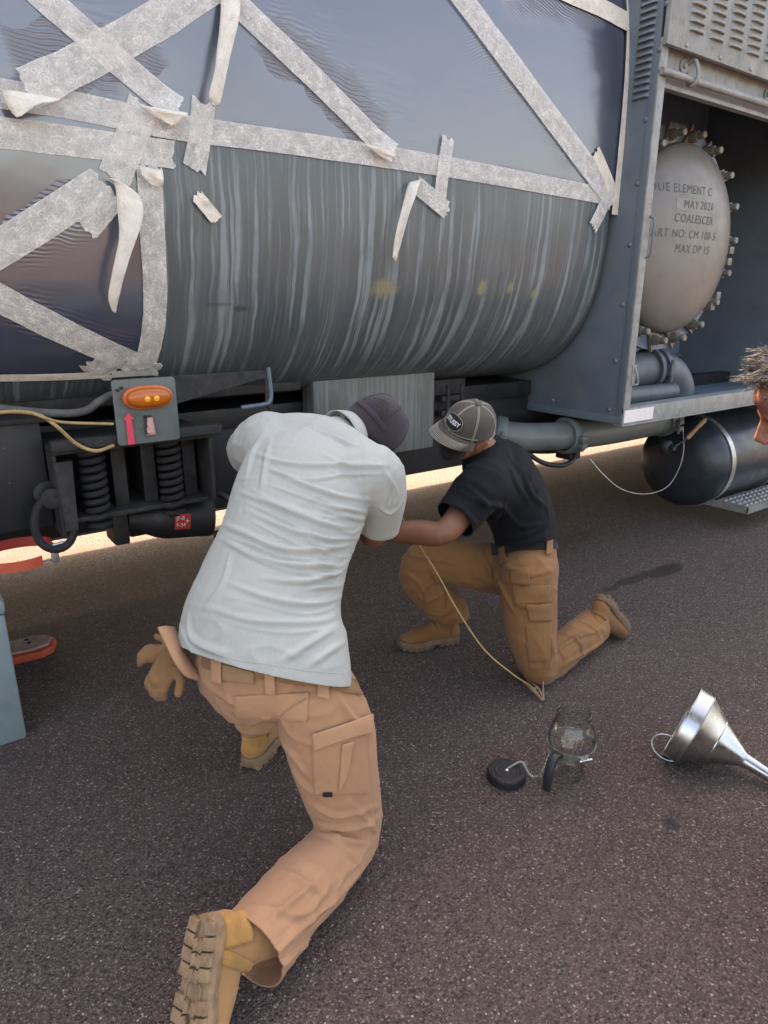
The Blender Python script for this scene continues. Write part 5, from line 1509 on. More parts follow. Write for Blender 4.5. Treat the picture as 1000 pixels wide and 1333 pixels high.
for a, w, q in list(S1[:14]):                      # finer drag lines between the main ones
    dx, dy = rf.uniform(-14, 14), rf.uniform(8, 16); k0 = rf.randint(0, 1)
    S1.append((a * rf.uniform(0.35, 0.65), w * 0.62, [(x + dx, y + dy + rf.uniform(-3, 3)) for x, y in q[k0:]] if len(q) - k0 > 2 else [(x + dx, y + dy) for x, y in q]))
polo.crease(S1)
polo.wrinkle(0.005, 13, (0.6, 0.6, 1.6), 3.0)
polo.ripple(0.0015, 16, 3.0)
polo.crease([[(470, 592), (474, 640), (474, 690), (462, 740), (452, 800), (462, 860)]], 0.0022, 0.0035, 'seam')
polo.crease([[(513, 606), (510, 640), (500, 668)], [(338, 545), (320, 562), (310, 592)], [(318, 546), (308, 560), (304, 585)]], 0.0025, 0.004, 'seam')
# hem line: a plane through the photographed hem
ha_, hb_ = polo.near(250, 842), polo.near(350, 872); hc_ = polo.near(455, 884)
hn = np.cross(hb_[0] - ha_[0], hc_[0] - ha_[0]); hn = nrm(hn if hn[2] < 0 else -hn)
hn = nrm(-UP + RT * -0.22 + FW * -0.10)
cuffs = [(hb_[0] + hn * 0.012, hn, 0.45), (shL * 0.36 + elL * 0.64, nrm(elL - shL), 0.16), (A(493, 681, 2.13), nrm(A(486, 702, 2.18) - A(494, 670, 2.10)), 0.16)]
po = polo.build('polo_shirt', M['polo'], p1, cuffs, 0.003)
for nm, q in (('hem_stitch', [(228, 818), (250, 836), (300, 857), (350, 865), (400, 873), (464, 879)]), ('hem_stitch', [(496, 676), (510, 670), (525, 648)])):
    polo.seam(nm, q, M['polo'], po, 0.0011, 0.0002)
# collar standing round the neck
cc1 = A(452, 566, 2.13); cu = nrm(HL1(-0.02, 0, -0.04) - A(420, 583, 2.09)); cs = nrm(sd1 - cu * (sd1 @ cu)); cd = np.cross(cu, cs)
P = []
n = 40
for i in range(n + 1):
    q = 2 * pi * i / n
    for j, (r, h) in enumerate(((0.083, -0.028), (0.080, -0.008), (0.076, 0.012), (0.073, 0.020), (0.069, 0.014), (0.067, -0.004))):
        P.append(cc1 + cu * h + (cs * cos(q) * 1.08 + cd * sin(q)) * r * (1 + 0.02 * sin(3 * q)))
g = G(); g.add(P, [(i * 6 + j, (i + 1) * 6 + j, (i + 1) * 6 + j + 1, i * 6 + j + 1) for i in range(n) for j in range(5)])
o = g.build('collar', M['polo'], po, sharp=None); md = o.modifiers.new('t', 'SOLIDIFY'); md.thickness = 0.003

# trousers
cufR = onz(326, 1238, 0.105)
tr = [chain([(A(348, 830, 1.88), 0.19, 0.130), (A(347, 862, 1.88), 0.205, 0.142), (A(352, 888, 1.88), 0.185, 0.130), (A(366, 898, 1.89), 0.13, 0.09)], sdp, 5, 28),
      chain([(hipR + V(0, 0, 0.04), 0.120, 0.120), (A(428, 955, 1.88), 0.128, 0.128), (A(440, 1010, 1.90), 0.115, 0.118), (A(452, 1055, 1.935), 0.100, 0.105), (A(456, 1082, 1.94), 0.090, 0.092)], sdp),
      chain([(A(458, 1078, 1.94), 0.088, 0.086), (A(438, 1110, 1.87), 0.092, 0.088), (A(400, 1150, 1.76), 0.092, 0.090), (A(360, 1195, 1.665), 0.091, 0.092), (cufR, 0.096, 0.096), (cufR + (cufR - A(360, 1195, 1.665)) * 0.9, 0.098, 0.098)], V(0, 0, 1)),
      chain([(hipL, 0.112, 0.112), (hipL * 0.5 + knL * 0.5, 0.105, 0.105), (knL, 0.090, 0.090), (knL * 0.5 + anL * 0.5, 0.090, 0.090), (anL + V(0.01, 0.01, 0.04), 0.085, 0.085)], sdp)]
pants = Skin(tr, 0.0054, 8)
S2 = [(0.008, 0.014, [(350, 940), (400, 955), (440, 950), (478, 935)]), (0.007, 0.013, [(365, 965), (385, 985), (400, 1010)]), (0.006, 0.012, [(375, 990), (395, 1020), (420, 1040)]), (0.007, 0.012, [(398, 1065), (430, 1078), (470, 1075), (495, 1062)]),
      (0.007, 0.012, [(405, 1080), (440, 1092), (480, 1098)]), (0.006, 0.012, [(400, 1045), (440, 1062), (490, 1050)]), (0.006, 0.012, [(360, 1130), (400, 1150), (425, 1165)]), (0.006, 0.013, [(318, 1175), (355, 1185), (395, 1190), (420, 1165)]),
      (0.005, 0.012, [(345, 1205), (370, 1180), (420, 1140)]), (0.006, 0.012, [(352, 1250), (385, 1215), (440, 1165), (478, 1120)]), (0.005, 0.012, [(360, 1265), (400, 1225), (455, 1165)]), (0.006, 0.012, [(430, 1085), (455, 1110), (470, 1125)]),
      (0.005, 0.012, [(300, 925), (330, 928), (360, 935)]), (0.005, 0.012, [(255, 880), (290, 905), (320, 920)]), (0.006, 0.010, [(455, 1040), (470, 1060), (492, 1085)]), (0.006, 0.012, [(440, 900), (455, 930), (480, 950)])]
S2 = [(a * 1.6, w * 0.95, q) for a, w, q in S2]
pants.crease(S2)
pants.wrinkle(0.008, 11, (1, 1, 1.3), 9.0)
pants.ripple(0.0022, 18, 9.0)
pants.crease([[(318, 880), (320, 905), (318, 928)], [(468, 945), (480, 1000), (488, 1060), (494, 1090)], [(398, 1065), (440, 1072), (490, 1066)], [(330, 1245), (380, 1205), (440, 1150), (484, 1105)]], 0.002, 0.0035, 'seam')
trs = pants.build('trousers', M['khaki'], p1, [(cufR, nrm(cufR - A(400, 1150, 1.76)), 0.17), (anL + V(0.005, 0.005, 0.045), V(0, 0, -1), 0.13)], 0.004)
pants.patch('pocket_flap', [(306, 905), (403, 901), (400, 939), (307, 934)], M['khaki_light'], trs, 20, 8, 0.007, 0.006)
pants.patch('cargo_pocket', [(407, 962), (476, 945), (478, 1032), (410, 1034)], M['khaki'], trs, 18, 18, 0.009, 0.008)
pants.patch('cargo_flap', [(407, 953), (480, 930), (481, 952), (410, 975)], M['khaki_light'], trs, 18, 8, 0.016, 0.006)
pants.patch('pocket_pleat', [(444, 968), (458, 964), (450, 1010), (440, 1030)], M['khaki_light'], trs, 6, 12, 0.015, 0.005)
pants.patch('woven_tag', [(422, 1028), (433, 1028), (433, 1034), (422, 1034)], M['belt_black'], trs, 4, 3, 0.012, 0.002)
pants.seam('flap_stitch', [(360, 938), (378, 922), (402, 910)], M['khaki'], trs, 0.0012, 0.008)
pants.seam('outseam_stitch', [(366, 1246), (395, 1218), (440, 1170), (484, 1118)], M['khaki_light'], trs, 0.0014, 0.0005)
pants.patch('belt', [(240, 838), (470, 882), (470, 906), (246, 866)], M['belt_tan'], p1, 40, 4, 0.010, 0.004)
pants.patch('belt_patch', [(293, 865), (332, 874), (332, 889), (293, 884)], M['belt_patch'], p1, 8, 4, 0.0125, 0.003)
for q in ((286, 862), (352, 876), (420, 884)):
    pants.patch('belt_loop', [(q[0] - 6, q[1] - 3), (q[0] + 7, q[1] - 1), (q[0] + 7, q[1] + 26), (q[0] - 6, q[1] + 24)], M['khaki_light'], trs, 4, 6, 0.016, 0.003)
# boots
toe = onz(235, 1402, 0.03)
best = None
for dh in np.linspace(1.2, 1.7, 251):
    h = A(262, 1190, dh)
    e_ = abs(np.linalg.norm(h - toe) - 0.295)
    if (best is None or e_ < best[0]) and h[2] > 0.15: best = (e_, h)
heelR = best[1]
legd = nrm(A(440, 1115, 1.87) - anR)
_, bsk = boot(p1, heelR, toe - heelR, legd, (M['boot'], M['sole']), 'tan suede boot turned sole outward, its lugged tread showing', 1, 0.25, lugs_separate=True, s=1.12)
boot(p1, heelL, V(0.82, 0.57, 0.0), V(0, 0, 1), (M['boot'], M['sole']), None, -1, 0.19, s=1.1)
bsk.patch('ankle_strap', [(279, 1228), (330, 1252), (326, 1270), (279, 1252)], M['suede'], p1, 12, 5, 0.005, 0.004)
# cap worn low, seen from behind
cf, cl_, cu_, cpt = cap_geometry(HL1(-0.010, 0, 0.030), HA1[0], HA1[2], 0.118, 0.100, 0.104)
cap1 = crown(p1, cpt, M['cap_plum'], back=2.0)
bill(cap1, cpt, (cf, cl_, cu_), M['cap_plum'], None)
for k in range(6):
    th = pi / 6 + k * pi / 3
    g = G(); g.tube([cpt(th, ph, 0.0008) for ph in np.linspace(-0.1, pi / 2 - 0.05, 16)], 0.0012, 5); g.build('panel_seam', M['cap_mesh'], cap1)
g = G(); v = []
for j in range(9):
    for i in range(17):
        th = pi + (i / 16 - 0.5) * 0.95; hgt = 0.42 * sqrt(max(0, 1 - ((i / 16 - 0.5) * 2) ** 2)) + 0.02
        v.append(cpt(th, 0.02 + hgt * 1.3 * j / 8, 0.0022))
g.add(v, [(j * 17 + i, j * 17 + i + 1, (j + 1) * 17 + i + 1, (j + 1) * 17 + i) for j in range(8) for i in range(16)]); g.build('back_opening', M['cap_mesh'], cap1)
g = G(); v = []
for j in range(4):
    for i in range(21): v.append(cpt(pi + (i / 20 - 0.5) * 1.5, -0.10 + 0.14 * j / 3, 0.0040))
g.add(v, [(j * 21 + i, j * 21 + i + 1, (j + 1) * 21 + i + 1, (j + 1) * 21 + i) for j in range(3) for i in range(20)]); o = g.build('cap_strap', M['cap_plum'], cap1); md = o.modifiers.new('t', 'SOLIDIFY'); md.thickness = 0.002
g = G(); top = cpt(0, pi / 2 - 0.02, 0.001); g.lathe([(0.008, 0), (0.007, 0.003), (0.0005, 0.005)], top, cu_, 12); g.build('cap_button', M['cap_plum'], cap1)
g = G(); v = []
for i in range(25):
    for j in range(6):
        th = pi + (i / 24 - 0.5) * 3.6; v.append(HL1(-0.014 - 0.094 * cos(th + pi), 0.079 * sin(th), -0.062 + 0.075 * j / 5))
# work gloves stuffed in the hip pocket
def glove(name, label, c, d, side, up, s=1.0):
    d, up = nrm(d), nrm(up); side = nrm(np.cross(up, d)) * (1 if np.dot(np.cross(up, d), side) > 0 else -1)
    c = np.asarray(c)
    sh = [chain([(c - d * 0.05 * s, 0.032 * s, 0.020 * s), (c, 0.042 * s, 0.024 * s), (c + d * 0.05 * s, 0.044 * s, 0.021 * s)], side)]
    for k, (o_, ln) in enumerate(((0.030, 0.055), (0.010, 0.065), (-0.011, 0.06), (-0.031, 0.045))):
        p = c + d * 0.05 * s + side * o_ * s
        sh.append(chain([(p - d * 0.01, 0.0125 * s, 0.0125 * s), (p + d * ln * 0.5 * s - up * 0.006, 0.0125 * s, 0.0125 * s), (p + d * ln * 0.85 * s - up * 0.026, 0.012 * s, 0.012 * s)], side, 4, 12))
    p = c + side * 0.035 * s - d * 0.01 * s
    sh.append(chain([(p, 0.016 * s, 0.015 * s), (p + (d * 0.5 + side * 0.6) * 0.05 * s, 0.0145 * s, 0.0145 * s), (p + (d * 1.1 + side * 0.75) * 0.06 * s, 0.013 * s, 0.013 * s)], side, 4, 12))
    k_ = Skin(sh, 0.0045, 3); k_.ripple(0.003, 55, 2.0)
    o = k_.build(name, M['glove'], None)
    return props(o, label, 'glove', 'gloves stuffed in a hip pocket')
gd = 1.86
glove('work_glove', 'tan work glove poking out sideways from the kneeling man\'s hip pocket', A(214, 852, gd + 0.05), -RT * 1.0 + UP * 0.08, UP, FW * -0.6 + UP * 0.7, 0.75)
glove('work_glove', 'tan work glove hanging knuckles down from the hip pocket', A(216, 868, gd - 0.02), -RT * 0.35 - UP * 0.75 - FW * 0.2, RT, FW * -0.9 - RT * 0.3, 0.88)
# the pocket's turned-out edge beside the gloves
g = G(); pts = catmull([A(209, 816, gd - 0.03), A(219, 836, gd - 0.06), A(232, 862, gd - 0.08), A(246, 880, gd - 0.07), A(258, 886, gd - 0.04)], 6)
v = []
for i, p in enumerate(pts):
    v += [p - RT * 0.006, p + RT * 0.006 + FW * 0.02, p + RT * 0.020 + FW * 0.06 - UP * 0.01]
g.add(v, [(i * 3 + j, i * 3 + j + 1, i * 3 + j + 4, i * 3 + j + 3) for i in range(len(pts) - 1) for j in range(2)])
o = g.build('hip_pocket_edge', M['khaki_light'], trs, sharp=None); md = o.modifiers.new('t', 'SOLIDIFY'); md.thickness = 0.006

# ================================================================== second man: black shirt, brown trousers, facing him
p2 = thing('person', 'man in black shirt and olive brown cap kneeling beneath the filter cabinet', 'person', (2.15, 1.85, 0.0))
f2 = nrm((-0.97, -0.10, 0)); l2 = nrm((0.10, -0.97, 0))        # his left side is towards us
T2 = [(A(686, 735, 2.96), 0.165, 0.125), (A(684, 700, 2.96), 0.175, 0.135), (A(676, 665, 2.94), 0.180, 0.142), (A(661, 635, 2.90), 0.190, 0.150), (A(645, 612, 2.87), 0.190, 0.145), (A(632, 597, 2.85), 0.15, 0.11)]
sh2L, sh2R = A(632, 632, 2.66), A(628, 592, 3.04)
sd2 = nrm(sh2L - sh2R)
el2L, wa2L = A(578, 693, 2.56), A(492, 693, 2.66)
el2R, wa2R = A(645, 668, 3.10), A(622, 650, 3.02)
hc2 = A(607, 562, 2.68)
cam_ = -FW
u2 = UP * 0.72 + cam_ * 0.45 + RT * 0.42
fw2 = -RT * 0.74 - UP * 0.22 + cam_ * 0.52
sh_h2, HL2, HA2 = head_shapes(hc2, fw2, u2, 1.0)
hip2L, hip2R = A(684, 748, 2.88), A(668, 742, 3.08)
kn2L = A(700, 868, 2.87); an2L = A(776, 812, 3.20)
kn2R = A(540, 728, 3.08); an2R = V(1.93, 2.16, 0.11)
h2L = hand_shapes(wa2L, nrm(wa2L - el2L), UP * 0.8 + cam_ * 0.5, UP, 0.5); h2R = hand_shapes(wa2R, UP - 0.2 * RT, -RT, cam_, 0.6)
body = [chain([(p, a - 0.015 - 0.03 * (i < 3), b - 0.015 - 0.03 * (i < 3)) for i, (p, a, b) in enumerate(T2)], sd2), chain([(A(640, 602, 2.84), 0.08, 0.075), (A(632, 588, 2.79), 0.064, 0.064), (HL2(-0.03, 0, -0.05), 0.058, 0.058)], sd2)]
for s_, e_, w_ in ((sh2L, el2L, wa2L), (sh2R, el2R, wa2R)):
    body.append(chain([(s_, 0.065, 0.065), ((s_ + e_) / 2, 0.056, 0.056), (e_, 0.047, 0.047), (e_ * 0.6 + w_ * 0.4, 0.049, 0.046), (w_, 0.030, 0.024)], V(0, 0, 1)))
for h_, k_, a_ in ((hip2L, kn2L, an2L), (hip2R, kn2R, an2R)):
    body.append(chain([(h_, 0.09, 0.09), ((h_ + k_) / 2, 0.078, 0.078), (k_, 0.056, 0.056), ((k_ + a_) / 2, 0.055, 0.055), (a_, 0.04, 0.04)], sd2))
Skin(body + sh_h2 + h2L + h2R, 0.006, 4).build('body', M['skin'], p2)
slv = A(588, 682, 2.58)
shirt = [chain(T2, sd2, 5, 28),
         chain([(A(655, 640, 2.82), 0.11, 0.11), (sh2L, 0.105, 0.100), (sh2L * 0.5 + el2L * 0.5, 0.092, 0.088), (sh2L * 0.22 + el2L * 0.78, 0.088, 0.082), (el2L, 0.085, 0.080)], V(0, 0, 1)),
         chain([(A(645, 612, 2.92), 0.11, 0.11), (sh2R, 0.10, 0.10), (sh2R * 0.5 + el2R * 0.5, 0.085, 0.085), (sh2R * 0.2 + el2R * 0.8, 0.08, 0.08)], V(0, 0, 1)),
         chain([(sh2L, 0.09, 0.09), (A(640, 602, 2.83), 0.105, 0.105), (sh2R, 0.09, 0.09)], V(0, 0, 1)),
         chain([(A(642, 604, 2.84), 0.095, 0.09), (A(633, 590, 2.80), 0.080, 0.078)], sd2)]
tee = Skin(shirt, 0.0068, 6)
S3 = [(0.008, 0.016, [(600, 640), (630, 655), (655, 660), (668, 680)]), (0.007, 0.015, [(640, 690), (665, 700), (700, 690), (718, 672)]), (0.007, 0.014, [(650, 706), (680, 708), (716, 694)]), (0.006, 0.014, [(660, 665), (680, 685), (712, 680)]),
      (0.006, 0.014, [(632, 690), (645, 675), (660, 650)]), (0.006, 0.014, [(680, 610), (690, 640), (708, 660)]), (0.006, 0.015, [(660, 600), (672, 630), (690, 655)]), (0.006, 0.014, [(592, 655), (610, 672), (625, 690)]), (0.006, 0.014, [(604, 632), (622, 645), (640, 668)]), (0.006, 0.013, [(640, 715), (670, 718), (705, 712)])]
S3 = [(a * 1.5, w, q) for a, w, q in S3]
tee.crease(S3); tee.wrinkle(0.008, 10, (1, 1, 1.2), 5.0); tee.ripple(0.0025, 14, 5.0)
tdn = nrm(A(688, 745, 2.96) - A(684, 700, 2.96))
te = tee.build('black_shirt', M['black_shirt'], p2, [(A(686, 704, 2.96), nrm(-UP + RT * 0.12), 0.27), (sh2L * 0.26 + el2L * 0.74, nrm(el2L - sh2L), 0.13), (sh2R * 0.35 + el2R * 0.65, nrm(el2R - sh2R), 0.13)], 0.003)
# trousers
ankc = A(768, 818, 3.14)
tr = [chain([(A(685, 700, 2.965), 0.158, 0.118), (A(686, 716, 2.97), 0.166, 0.125), (A(684, 745, 2.97), 0.175, 0.140), (A(684, 768, 2.97), 0.14, 0.12)], sd2, 5, 26),
      chain([(A(688, 742, 2.87), 0.122, 0.120), (A(688, 785, 2.86), 0.120, 0.118), (A(692, 825, 2.86), 0.105, 0.105), (A(698, 858, 2.87), 0.090, 0.085), (A(702, 872, 2.88), 0.080, 0.072)], sd2),
      chain([(A(702, 868, 2.88), 0.080, 0.075), (A(722, 855, 2.95), 0.084, 0.078), (A(745, 836, 3.04), 0.082, 0.078), (ankc, 0.080, 0.080), (ankc + (ankc - A(745, 836, 3.04)) * 0.6, 0.08, 0.08)], V(0, 0, 1)),
      chain([(hip2R, 0.125, 0.12), (hip2R * 0.5 + kn2R * 0.5, 0.110, 0.105), (A(556, 730, 3.08), 0.100, 0.098), (A(548, 752, 3.10), 0.094, 0.094), (kn2R * 0.4 + an2R * 0.6 + V(0.01, 0, 0), 0.092, 0.092), (an2R + V(0.0, 0, 0.05), 0.085, 0.085), (an2R + V(0.0, 0, 0.0), 0.085, 0.085)], sd2)]
pn = Skin(tr, 0.0060, 7)
S4 = [(0.008, 0.014, [(625, 715), (645, 760), (665, 810), (680, 850)]), (0.007, 0.013, [(640, 725), (652, 760), (670, 800)]), (0.007, 0.012, [(655, 735), (690, 748), (720, 740)]), (0.006, 0.012, [(670, 765), (700, 775), (718, 760)]), (0.006, 0.012, [(668, 785), (700, 792), (718, 785)]),
      (0.007, 0.012, [(712, 815), (718, 840), (715, 870)]), (0.007, 0.012, [(722, 840), (735, 858), (730, 875)]), (0.007, 0.012, [(735, 825), (755, 838), (758, 858)]), (0.006, 0.011, [(755, 808), (775, 820), (785, 838)]), (0.007, 0.012, [(720, 850), (750, 830), (785, 818)]), (0.006, 0.012, [(725, 870), (760, 850), (790, 830)]),
      (0.006, 0.012, [(690, 825), (705, 845), (712, 868)]), (0.007, 0.013, [(530, 745), (550, 765), (560, 800)]), (0.006, 0.013, [(560, 740), (575, 770), (580, 810)]), (0.006, 0.012, [(530, 722), (560, 728), (600, 735)]), (0.006, 0.012, [(545, 790), (570, 800), (590, 795)])]
S4 = [(a * 1.6, w * 0.95, q) for a, w, q in S4]
pn.crease(S4); pn.wrinkle(0.010, 12, (1, 1, 1.2), 4.0); pn.ripple(0.003, 20, 4.0)
pn.crease([[(668, 790), (680, 800), (686, 860), (690, 880)], [(684, 845), (700, 850), (718, 846)]], 0.0022, 0.004, 'seam')
tr2 = pn.build('trousers', M['brown_pants'], p2, [(ankc + (ankc - A(745, 836, 3.04)) * 0.25, nrm(ankc - A(722, 855, 2.95)), 0.15), (an2R + V(0, 0, 0.035), V(0, 0, -1), 0.14)], 0.004)
pn.patch('pocket_flap', [(665, 742), (690, 740), (690, 760), (667, 760)], M['brown_pants'], tr2, 10, 8, 0.011, 0.008)
pn.patch('cargo_pocket', [(667, 764), (716, 762), (717, 785), (672, 787)], M['brown_pants'], tr2, 14, 8, 0.008, 0.008)
pn.patch('cargo_flap', [(684, 788), (718, 786), (717, 808), (690, 808)], M['brown_pants'], tr2, 12, 8, 0.011, 0.008)
pn.patch('knee_panel', [(684, 812), (718, 810), (716, 860), (688, 862)], M['brown_pants'], tr2, 12, 12, 0.005, 0.005)
pn.patch('belt', [(638, 710), (724, 699), (725, 714), (640, 724)], M['belt_black'], p2, 20, 4, 0.012, 0.005)
for q in ((656, 716), (711, 706)):
    pn.patch('belt_loop', [(q[0] - 3, q[1] - 3), (q[0] + 4, q[1] - 4), (q[0] + 5, q[1] + 18), (q[0] - 2, q[1] + 19)], M['brown_pants'], tr2, 3, 5, 0.018, 0.003)
# boots
toe2 = onz(806, 822, 0.03); best = None
for dh in np.linspace(2.9, 3.7, 401):
    h = A(776, 776, dh); e_ = abs(np.linalg.norm(h - toe2) - 0.285)
    if (best is None or e_ < best[0]) and h[2] > 0.10: best = (e_, h)
boot(p2, best[1] + nrm(ankc - A(722, 855, 2.95)) * 0.05, toe2 - best[1], nrm(A(722, 855, 2.95) - ankc), (M['boot_brown'], M['sole_brown']), None, 1, 0.20)
boot(p2, V(1.985, 2.145, 0.0), V(-0.94, 0.33, 0), V(0, 0, 1), (M['boot_brown'], M['sole_brown']), None, -1, 0.19)
# cap with oval patch
cf, cl_, cu_, cpt = cap_geometry(HL2(-0.006, 0, 0.030), HA2[0], HA2[2], 0.112, 0.094, 0.100)
cap2 = crown(p2, cpt, M['cap_olive'])
bill(cap2, cpt, (cf, cl_, cu_), M['cap_olive'], M['stitch'], rows=7)
for k in range(6):
    th = k * pi / 3
    for dq in (-0.022, 0.022):
        g = G(); g.tube([cpt(th + dq / max(cos(ph), 0.15), ph, 0.0010) for ph in np.linspace(-0.1, pi / 2 - 0.10, 20)], 0.0011, 5); g.build('panel_stitch', M['stitch'], cap2)
g = G(); g.tube([cpt(th, 0.02, 0.0012) for th in np.linspace(-1.25, 1.25, 30)], 0.0010, 5); g.build('bill_seam_stitch', M['stitch'], cap2)
g = G(); g.tube([cpt(th, -0.09, 0.0018) for th in np.linspace(pi - 1.3, pi + 1.3, 30)], 0.0022, 6); g.build('frayed_rim', M['stitch'], cap2)
g = G(); g.lathe([(0.009, 0), (0.008, 0.003), (0.0005, 0.006)], cpt(0, pi / 2 - 0.02, 0.001), cu_, 12); g.build('cap_button', M['cap_olive'], cap2)
def front_pt(a, b, off):                            # a: across the front (m, to the wearer's left), b: up (m)
    return cpt(a / 0.100, 0.40 + b / 0.098, off)
def oval_patch(ra, rb, off, name, mat):
    g = G(); v = [front_pt(0, 0, off)]; rows_ = 6; n_ = 32
    for j in range(1, rows_ + 1):
        for i in range(n_):
            q = 2 * pi * i / n_; v.append(front_pt(ra * j / rows_ * np.sign(cos(q)) * abs(cos(q)) ** 0.8, rb * j / rows_ * np.sign(sin(q)) * abs(sin(q)) ** 0.9, off))
    f = [(0, 1 + i, 1 + (i + 1) % n_) for i in range(n_)] + [(1 + (j - 1) * n_ + i, 1 + j * n_ + i, 1 + j * n_ + (i + 1) % n_, 1 + (j - 1) * n_ + (i + 1) % n_) for j in range(1, rows_) for i in range(n_)]
    g.add(v, f); o = g.build(name, mat, cap2, sharp=None); md = o.modifiers.new('t', 'SOLIDIFY'); md.thickness = 0.0015
oval_patch(0.050, 0.030, 0.0030, 'oval_patch', M['cap_patch'])
g = G(); g.tube([front_pt(0.048 * np.sign(cos(q)) * abs(cos(q)) ** 0.8, 0.0285 * np.sign(sin(q)) * abs(sin(q)) ** 0.9, 0.0042) for q in np.linspace(0, 2 * pi, 40, endpoint=False)], 0.0011, 5, closed=True); g.build('patch_stitch', M['stitch'], cap2)
v, f = text_mesh('STUSSY', 0.0235, 1.0, offset=0.0006)
g = G(); g.add([front_pt(p[0], p[1], 0.0052) for p in v], f); g.build('patch_lettering', M['white_ink'], cap2, smooth=False)
# dark glasses and short beard shadow
g = G(); g.tube(catmull([HL2(-0.01, 0.083, 0.012), HL2(0.05, 0.075, 0.012), HL2(0.092, 0.062, 0.008)], 5), 0.0035, 8)
g.tube(catmull([HL2(-0.01, -0.083, 0.012), HL2(0.05, -0.075, 0.012), HL2(0.092, -0.062, 0.008)], 5), 0.0035, 8)
for q in (1, -1): g.add(*ell(HL2(0.093, 0.034 * q, -0.002), HA2, (0.008, 0.030, 0.020)))
g.tube([HL2(0.100, 0.012, 0.006), HL2(0.102, -0.012, 0.006)], 0.003, 6)
g.build('sunglasses', M['black_plastic'], p2)
bd = Skin([ell(HL2(0.036, 0, -0.056), HA2, (0.066, 0.0645, 0.060)), ell(HL2(0.062, 0, -0.098), HA2, (0.031, 0.036, 0.026))], 0.005, 3); bd.ripple(0.003, 90)
M['beard'] = cloth('dark_stubble', (0.018, 0.015, 0.014), weave=300, fold=0.3, fscale=120)
bd.build('beard', M['beard'], p2)

# ================================================================== third man at the right edge, only his head leans into view
p3 = thing('person', 'grey haired man leaning in from the right of the cabinet sill, face in profile', 'person', RT * 1.32 + FH * 1.42)
def W3(r, g_, z): return RT * r + FH * g_ + V(0, 0, z)
hc3 = A(1062, 530, 1.36)
fw3 = -RT * 0.86 - V(0, 0, 1) * 0.42 + FH * 0.22
sh3, HL3, HA3 = head_shapes(hc3, fw3, V(0, 0, 1) * 0.9 - RT * 0.35, 1.0)
nk3 = HL3(-0.05, 0, -0.10)
hip3, sho = W3(1.22, 1.42, 0.93), W3(1.01, 1.40, 1.26)
T3 = [(W3(1.24, 1.42, 0.88), 0.17, 0.12), (W3(1.20, 1.42, 1.00), 0.165, 0.12), (W3(1.12, 1.41, 1.14), 0.18, 0.13), (sho, 0.19, 0.12), (W3(0.96, 1.39, 1.32), 0.10, 0.08)]
s3 = nrm(np.cross(V(0, 0, 1), fw3)); body = [chain([(p, a - 0.02, b - 0.02) for p, a, b in T3], s3), chain([(sho, 0.075, 0.07), (nk3, 0.056, 0.056), (HL3(-0.02, 0, -0.04), 0.055, 0.055)], s3)]
legs = []
for q in (1, -1):
    h = hip3 + s3 * 0.09 * q; k = W3(1.27, 1.44, 0.49) + s3 * 0.10 * q; a = W3(1.33, 1.43, 0.09) + s3 * 0.11 * q
    legs.append((h, k, a)); body.append(chain([(h, 0.085, 0.085), ((h + k) / 2, 0.075, 0.075), (k, 0.052, 0.052), ((k + a) / 2, 0.05, 0.05), (a, 0.038, 0.038)], s3))
    s_ = sho + s3 * 0.19 * q; e_ = W3(1.06, 1.42, 0.98) + s3 * 0.26 * q; w_ = W3(1.20, 1.36, 0.78) + s3 * 0.20 * q
    body.append(chain([(s_, 0.06, 0.06), ((s_ + e_) / 2, 0.05, 0.05), (e_, 0.042, 0.042), (w_, 0.028, 0.024)], RT))
    body += hand_shapes(w_, w_ - e_, s3 * q, FH, 0.4)
Skin(body + sh3, 0.0045, 3).build('body', M['skin_ruddy'], p3)
sk3 = Skin([chain(T3[:4] + [(W3(0.97, 1.39, 1.31), 0.11, 0.09)], s3)] + [chain([(sho + s3 * 0.1 * q, 0.10, 0.10), (sho + s3 * 0.20 * q, 0.085, 0.085), ((sho + s3 * 0.19 * q) * 0.35 + (W3(1.06, 1.42, 0.98) + s3 * 0.26 * q) * 0.65, 0.08, 0.08)], RT) for q in (1, -1)], 0.008, 4)
sk3.ripple(0.006, 12); sk3.build('shirt', M['grey_shirt'], p3)
sk3 = Skin([chain([(W3(1.22, 1.42, 0.98), 0.165, 0.12), (hip3, 0.17, 0.13)], s3)] + [chain([(h, 0.115, 0.115), ((h + k) / 2, 0.10, 0.10), (k, 0.085, 0.085), (a + V(0, 0, 0.02), 0.08, 0.08)], s3) for h, k, a in legs], 0.008, 4)
sk3.ripple(0.006, 12); sk3.build('trousers', M['jeans'], p3)
for h, k, a in legs:
    hp = np.array([a[0], a[1], 0]) + RT * 0.06
    boot(p3, hp, -RT, V(0, 0, 1), (M['boot_brown'], M['sole_brown']), None, 1, 0.16, suede=False)
M['eye'] = paint('eye', (0.12, 0.09, 0.07), 0.3)
for q in (1, -1):
    g = G(); g.add(*ell(HL3(0.066, 0.031 * q, 0.004), HA3, (0.013, 0.013, 0.013))); g.build('eye', M['eye'], p3)
